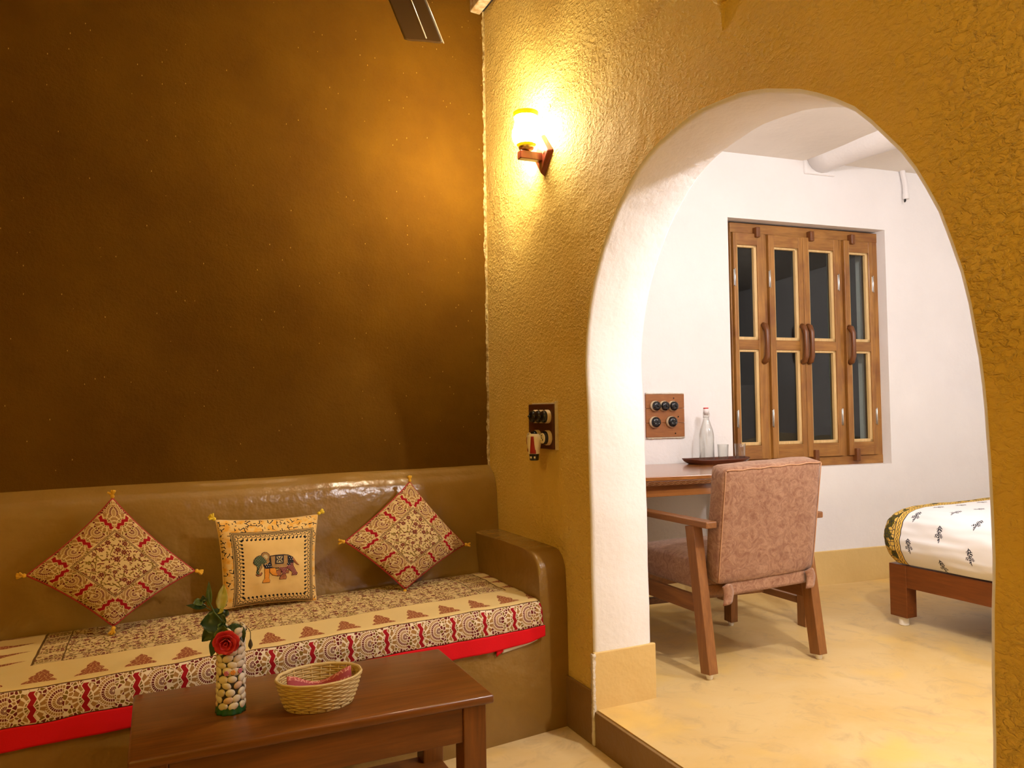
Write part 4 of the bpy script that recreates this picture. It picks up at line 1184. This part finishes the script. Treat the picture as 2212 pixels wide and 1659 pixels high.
# ================================================================== ARMCHAIR
ch = thing('armchair', 'teak armchair with mottled tan suede back and seat, pushed up to the desk', 'chair', (.88, -.65, HS))
def leg(p0, p1, w, d, nm='leg'):
    p0, p1 = Vector(p0), Vector(p1)
    bm = NB(); bar(bm, p0+Vector((0, 0, .022)), p1, w, d, .003, Vector((0, 1, 0))); lg = obj(nm, bm, M_chairz, ch)
    bm = NB(); lathe(bm, p0, [(.011, 0), (.013, .003), (.016, .018), (.016, .024)], 16, cap0=True, cap1=True); obj('glide', bm, M_wfoot, lg, smooth=math.radians(40), label='white glide foot')
    return lg
xl_, xr_ = .583, 1.176
leg((xl_, -.915, HS), (xl_-.006, -.838, .752), .046, .058); leg((xr_, -.930, HS), (xr_-.006, -.852, .752), .046, .058)
leg((xl_+.010, -.335, HS), (xl_+.002, -.37, .752), .044, .055); leg((xr_+.012, -.345, HS), (xr_+.002, -.37, .752), .044, .055)
for x in (xl_-.004, xr_-.004):
    bm = NB(); bar(bm, (x, -.955, .768), (x+.004, -.290, .766), .056, .028, .005); obj('armrest', bm, M_chairx, ch)
    bm = NB(); bar(bm, (x+.004, -.868, .425), (x+.008, -.36, .425), .026, .070, .003); obj('side_rail', bm, M_chairx, ch)
bm = NB(); bar(bm, (xl_, -.36, .425), (xr_, -.36, .425), .026, .070, .003, Vector((0, 0, 1))); obj('front_rail', bm, M_chairx, ch)
bm = NB(); bar(bm, (xl_, -.855, .478), (xr_, -.865, .478), .024, .045, .003, Vector((0, 0, 1))); obj('rear_rail', bm, M_chairx, ch)
# seat cushion
def puffy(bm, c0, ex, ey, ez, bev=.022, bulge=.008, n=14, seed=0):
    """padded block: c0 corner, edge vectors"""
    b = bmesh.new(); bmesh.ops.create_cube(b, size=1)
    bmesh.ops.bevel(b, geom=b.edges[:], offset=.06, segments=1, affect='EDGES')
    b.free(); b = bmesh.new()
    L = (ex.length, ey.length, ez.length); c = c0+(ex+ey+ez)/2
    def face(o, a, bb, na):
        vs = []
        for i in range(n+1):
            row = []
            for j in range(n+1):
                u, v = -1+2*i/n, -1+2*j/n; row.append(b.verts.new(o+a*u+bb*v))
            vs.append(row)
        for i in range(n):
            for j in range(n): b.faces.new((vs[i][j], vs[i+1][j], vs[i+1][j+1], vs[i][j+1])).smooth = True
    X, Y, Z = Vector((1, 0, 0)), Vector((0, 1, 0)), Vector((0, 0, 1))
    for o, a, bb in ((X, Y, Z), (-X, Y, Z), (Y, X, Z), (-Y, X, Z), (Z, X, Y), (-Z, X, Y)): face(o, a, bb, o)
    bmesh.ops.remove_doubles(b, verts=b.verts[:], dist=1e-5)
    for v in b.verts:
        q = v.co.copy(); p = Vector((0, 0, 0))
        inner = [max(0, L[k]/2-bev) for k in range(3)]
        w = Vector([q[k]*L[k]/2 for k in range(3)])
        cl = Vector([max(-inner[k], min(inner[k], w[k])) for k in range(3)])
        dv = w-cl
        if dv.length > 1e-9: w = cl+dv.normalized()*bev
        for k in range(3):
            o1, o2 = [m for m in range(3) if m != k]
            f = (1-q[o1]**2)*(1-q[o2]**2); w[k] += (1 if q[k] > 0 else -1)*bulge*max(0, f)**.6*(abs(q[k])**4)
        w += Vector((mn.noise(w*9+Vector((seed, 0, 0))), mn.noise(w*9+Vector((0, seed, 5))), mn.noise(w*9+Vector((3, 0, seed)))))*.003
        v.co = c+ex.normalized()*w[0]+ey.normalized()*w[1]+ez.normalized()*w[2]
    merge(bm, b)
bm = NB(); puffy(bm, Vector((xl_+.030, -.862, .468)), Vector((xr_-xl_-.06, 0, 0)), Vector((0, .50, 0)), Vector((0, 0, .140)), .016, .010, seed=2)
obj('seat_cushion', bm, M_suede, ch, smooth=True)
# back cushion: leaning slab between the posts
bl = Vector((.628, -.925, .512)); br = Vector((1.150, -.938, .530)); tl = Vector((.616, -1.003, .996)); tr_ = Vector((1.130, -1.010, .984))
exb = br-bl; ezb = tl-bl; nb = ezb.cross(exb).normalized()
if nb.y < 0: nb = -nb
bm = NB(); puffy(bm, bl, exb, ezb, nb*.092, .014, .006, 20, seed=9)
bk = obj('back_cushion', bm, M_suede, ch, smooth=True)
bm = NB()
def fseam(k): return [bl+ezb*k+nb*q for q in (0,)]
tube(bm, [bl+ezb*.985+exb*(.015+.97*k/24)+nb*.004+Vector((0, -.003, .002*math.sin(k*1.3))) for k in range(25)], .0028, 6)
tube(bm, [bl+exb*.012+ezb*(.02+.96*k/20)+nb*.004+Vector((-.002, -.003, 0)) for k in range(21)], .0022, 6)
tube(bm, [bl+exb*.988+ezb*(.02+.96*k/20)+nb*.004+Vector((.002, -.003, 0)) for k in range(21)], .0022, 6)
obj('seam_welt', bm, M_suedeedge, bk, smooth=True)
bm = NB()
grid(bm, lambda i, j: Vector((bl.x+.05+i*(exb.x-.08), -.915-.01*i, .515+.012*i-j*.055)), 20, 4); obj('lower_valance', bm, M_suede, bk, smooth=True, solid=.006)
for x, z, s in ((bl.x+.012, .505, 1), (br.x-.050, .525, -1)):
    bm = NB()
    grid(bm, lambda i, j: Vector((x+i*.052+.006*math.sin(j*4), -.938-.012*math.sin(i*PI)-.006*j, z+.014*math.sin(i*3)*(1-j)-j*(.075-.012*i))), 8, 8); obj('loose_flap', bm, M_suede, bk, smooth=True, solid=.005)

# ================================================================== BED
bed = thing('bed', 'reddish-brown wooden bed frame with thick square legs, right of the armchair', 'bed', (2.3, -1.4, HS))
bx, by1, by0 = 1.930, -.690, -2.70
def bleg(x0, y1):
    bm = NB(); box(bm, x0, x0+.072, y1-.098, y1, HS+.045, .441, .003); lg = obj('leg', bm, M_bedw, bed)
    bm = NB(); cyl(bm, (x0+.036, y1-.05, HS), (x0+.036, y1-.05, HS+.046), .025, n=20); obj('nylon_foot', bm, M_wfoot, lg, smooth=math.radians(40), label='white nylon foot')
for x in (bx, bx+2.0):
    for y in (by1, by0): bleg(x, y)
bm = NB(); box(bm, bx+.001, bx+.05, by0-.05, by1-.097, .330, .440, .003); obj('foot_rail', bm, M_bedw, bed)
bm = NB(); box(bm, bx+2.02, bx+2.07, by0-.05, by1-.097, .330, .44, .003); obj('head_rail', bm, M_bedw, bed)
for y in (by1-.06, by0-.08):
    bm = NB(); box(bm, bx+.07, bx+2.0, y, y+.04, .330, .440, .003); obj('side_rail', bm, M_bedw, bed)
bm = NB(); box(bm, bx+.05, bx+2.02, by0-.05, by1-.06, .395, .415, .002); obj('slat_base', bm, M_bedw, bed)
# quilt-covered mattress
mp = [(1.985, .4465), (1.935, .4475), (1.905, .480), (1.880, .525), (1.872, .575), (1.880, .625), (1.900, .670), (1.940, .705), (1.990, .724), (2.06, .731), (2.3, .733), (3.0, .735), (3.85, .733), (3.93, .70), (3.95, .6), (3.93, .47), (3.88, .447)]
al = [0]
for a, b in zip(mp, mp[1:]): al.append(al[-1]+math.hypot(a[0]-b[0], a[1]-b[1]))
Lm = al[-1]
def mat_at(s):
    for k in range(len(mp)-1):
        if s <= al[k+1]+1e-9:
            f = (s-al[k])/(al[k+1]-al[k]); return mp[k][0]*(1-f)+mp[k+1][0]*f, mp[k][1]*(1-f)+mp[k+1][1]*f
    return mp[-1]
YE0, YE1, RC = -.668, -2.72, .085
bm = NB()
def yparam(i):
    # i in 0..1: 0..cap fraction rounds over the end
    tot = RC*PI/2+(YE0-YE1-RC); s = i*tot
    if s < RC*PI/2:
        a = s/RC; return YE0-RC*(1-math.cos(a)), RC*(1-math.sin(a)), s
    return YE0-RC-(s-RC*PI/2), 0, s
def sfun(j): return Lm*(j*.55/.7 if j < .7 else .55+(j-.7)/.3*.45)*1.0
def sfun(j):
    return .62*(j/.6) if j < .6 else .62+(Lm-.62)*(j-.6)/.4
def fmat(i, j):
    y, inset, s = yparam(i**1.6); x, z = mat_at(sfun(j))
    cx_, cz_ = 2.9, .575
    kx = min(1, inset/RC)
    # shrink the section toward the end cap
    hx = 1-(inset*1.0)/1.0*1.0
    x2 = x + (inset if x < cx_ else -inset)*(1 if abs(x-cx_) > .7 else abs(x-cx_)/.7)
    z2 = z - inset*1.05*(z-cz_)/.16 if inset else z
    q = .006*mn.noise(Vector((y*4.5, x*3, z*16)))+.004*mn.noise(Vector((y*10, x*9, z*34)))
    return Vector((x2-q, y, max(.4455, z2+(q if z > .5 else 0))))
vs = grid(bm, fmat, 90, 110, lambda i, j: (yparam(i**1.6)[2], sfun(j)))
bm.faces.new([v for v in vs[0]])
obj('quilt_covered_mattress', bm, M_bedp, smooth=True, label='mattress under a white quilt with black sprigs and a yellow border, on the bed', cat='mattress')
for k, y in enumerate((-1.35, -2.15)):
    bm = NB(); puffy(bm, Vector((3.25, y-.33, .752)), Vector((.45, 0, .12)), Vector((0, .62, 0)), Vector((-.03, 0, .12)), .05, .03, seed=k)
    obj('pillow', bm, M_backplain, smooth=True, label=('cream pillow at the head of the bed, nearer the window wall' if k == 0 else 'cream pillow at the head of the bed, farther from the window wall'), cat='pillow', group='pillows at the head of the bed')

# ================================================================== CEILING FAN, PIPE, WALL BITS
FZ = 2.60
tipc = Vector((-.600, -.852, FZ)); fdir = Vector((-.135, -.24, 0)).normalized(); hub = tipc+fdir*.63
fan = thing('ceiling_fan', 'dark brown ceiling fan hanging before the dark wall, one blade in view', 'ceiling fan', hub)
bm = NB(); lathe(bm, hub, [(.001, -.07), (.06, -.065), (.095, -.04), (.105, 0), (.095, .04), (.05, .06), (.001, .065)], 32); obj('motor', bm, M_fan, fan, smooth=True)
bm = NB(); cyl(bm, hub+Vector((0, 0, .05)), (hub.x, hub.y, 3.6), .012, n=14); obj('down_rod', bm, M_fan, fan, smooth=math.radians(40))
for k in range(3):
    dr = Matrix.Rotation(2*PI*k/3, 3, 'Z') @ (-fdir); sd = Vector((-dr.y, dr.x, 0))
    bm = NB()
    def fbl(i, j, dr=dr, sd=sd):
        L0, L1 = .14, .63; t = j*2-1
        corner = .014*(max(0, abs(t)-.62)/.38)**2.2 if i > .96 else 0
        w = .060+.012*i; r = L0+(L1-L0)*i-corner
        return hub+dr*r+sd*(w*t)+Vector((0, 0, .010*t+.004*(1-t*t)))
    grid(bm, fbl, 28, 14); bl_ = obj('blade', bm, M_fan, fan, smooth=True, solid=.004)
    bm = NB(); tube(bm, [hub+dr*(.18+.42*q)+sd*(-.012)+Vector((0, 0, -.0015)) for q in (0, .5, 1)], .0028, 6); tube(bm, [hub+dr*(.16+.46*q)+sd*(-.0725+.012*(1-q))+Vector((0, 0, -.014)) for q in (0, .5, 1)], .0016, 6)
    obj('painted_highlight', bm, M_fanline, bl_)  # pale lines stand in for the highlight on the blade
    bm = NB(); bar(bm, hub+dr*.08, hub+dr*.2+Vector((0, 0, -.002)), .05, .006, .002); obj('blade_iron', bm, M_fan, fan)

cp = thing('cable_conduit', 'short white conduit with a cut cable end, high on the white wall', 'conduit', WF(3.02, 0, 2.65))
ps = [HY(p, YB, TB) for p in ((1940, 350), (1944, 372), (1949, 400), (1951, 432))]
off = Vector((0, -.018, 0))
bm = NB(); tube(bm, [ps[0]+off+Vector((0, 0, .02)), ps[1]+off, ps[2]+off*1.2, ps[2]*.3+ps[3]*.7+off*1.2], .0175, 14); obj('pipe', bm, M_pipe, cp, smooth=math.radians(50))
bm = NB(); tube(bm, [ps[2]*.35+ps[3]*.65+off*1.2, ps[3]+off*1.2], .021, 14); obj('collar', bm, M_pipe, cp, smooth=math.radians(50))
bm = NB(); tube(bm, [ps[3]+off*1.2+Vector((-.008, 0, .01)), ps[3]+off*1.3+Vector((-.012, 0, -.012)), ps[3]+off*1.3+Vector((-.016, 0, -.022))], [.004, .007, .004], 8); obj('cable_end', bm, M_blackcable, cp, smooth=True)

jb = thing('junction_box', 'small round plastered box with a tapering plaster drip, above the arch', 'junction box', (0, -1.765, 2.45))
bm = NB(); lathe(bm, (0.002, -1.766, 2.452), [(.036, 0), (.036, .014), (.032, .018), (.001, .018)], 28, Vector((-1, 0, 0))); obj('round_cover', bm, M_ochre, jb, smooth=math.radians(40))
bm = NB()
def drip(i, j):
    z = 2.430-i*.092; w = .013*(1-i)**.8+.0008; t = j*2-1; return Vector((.001-.014*(1-i*.8)*(1-abs(t))**.8, -1.766+w*t+.006*i, z))
grid(bm, drip, 14, 8); obj('plaster_drip', bm, M_ochre, jb, smooth=True)

bmn = thing('roof_timber', 'cut end of a whitewashed roof timber in the upper corner of the dark wall', 'timber', (-.05, -.05, 3.3))
bm = NB(); box(bm, -.078, -.022, -.16, .02, 3.232, 3.45, .006); obj('timber_end', bm, M_beamend, bmn)
bm = NB(); box(bm, -.014, -.001, -.30, .0, 3.250, 3.46, .004); obj('black_strap', bm, M_blackcable, bmn)

# ================================================================== LIGHT
wd = bpy.data.worlds.new('night'); SC.world = wd; wd.use_nodes = True
wd.node_tree.nodes['Background'].inputs[0].default_value = (.02, .025, .035, 1); wd.node_tree.nodes['Background'].inputs[1].default_value = .05
def lamp_pt(name, loc, power, colr, radius):
    l = bpy.data.lights.new(name, 'POINT'); l.energy = power; l.color = colr; l.shadow_soft_size = radius
    o = bpy.data.objects.new(name, l); COL.objects.link(o); o.location = loc; return o
lamp_pt('far_room_bulb', (.63, -2.28, 2.38), 90, (1.0, .955, .965), .035)
lamp_pt('far_room_added_fill', (2.5, -3.1, 2.60), 76, (1.0, .955, .965), .10)  # added fill that evens out the far room, unseen source
lamp_pt('front_room_added_fill', (-3.5, -4.2, 2.8), 80, (1.0, .78, .20), .08)  # unseen warm fill, added to lift the front room
SC.view_settings.view_transform = 'Standard'; SC.view_settings.look = 'None'
SC.view_settings.exposure = 0; SC.view_settings.gamma = 1; SC.view_settings.use_curve_mapping = False
SC.cycles.use_denoising = True
SC.cycles.max_bounces = 8; SC.cycles.diffuse_bounces = 5; SC.cycles.transparent_max_bounces = 16
SC.cycles.sample_clamp_indirect = 6
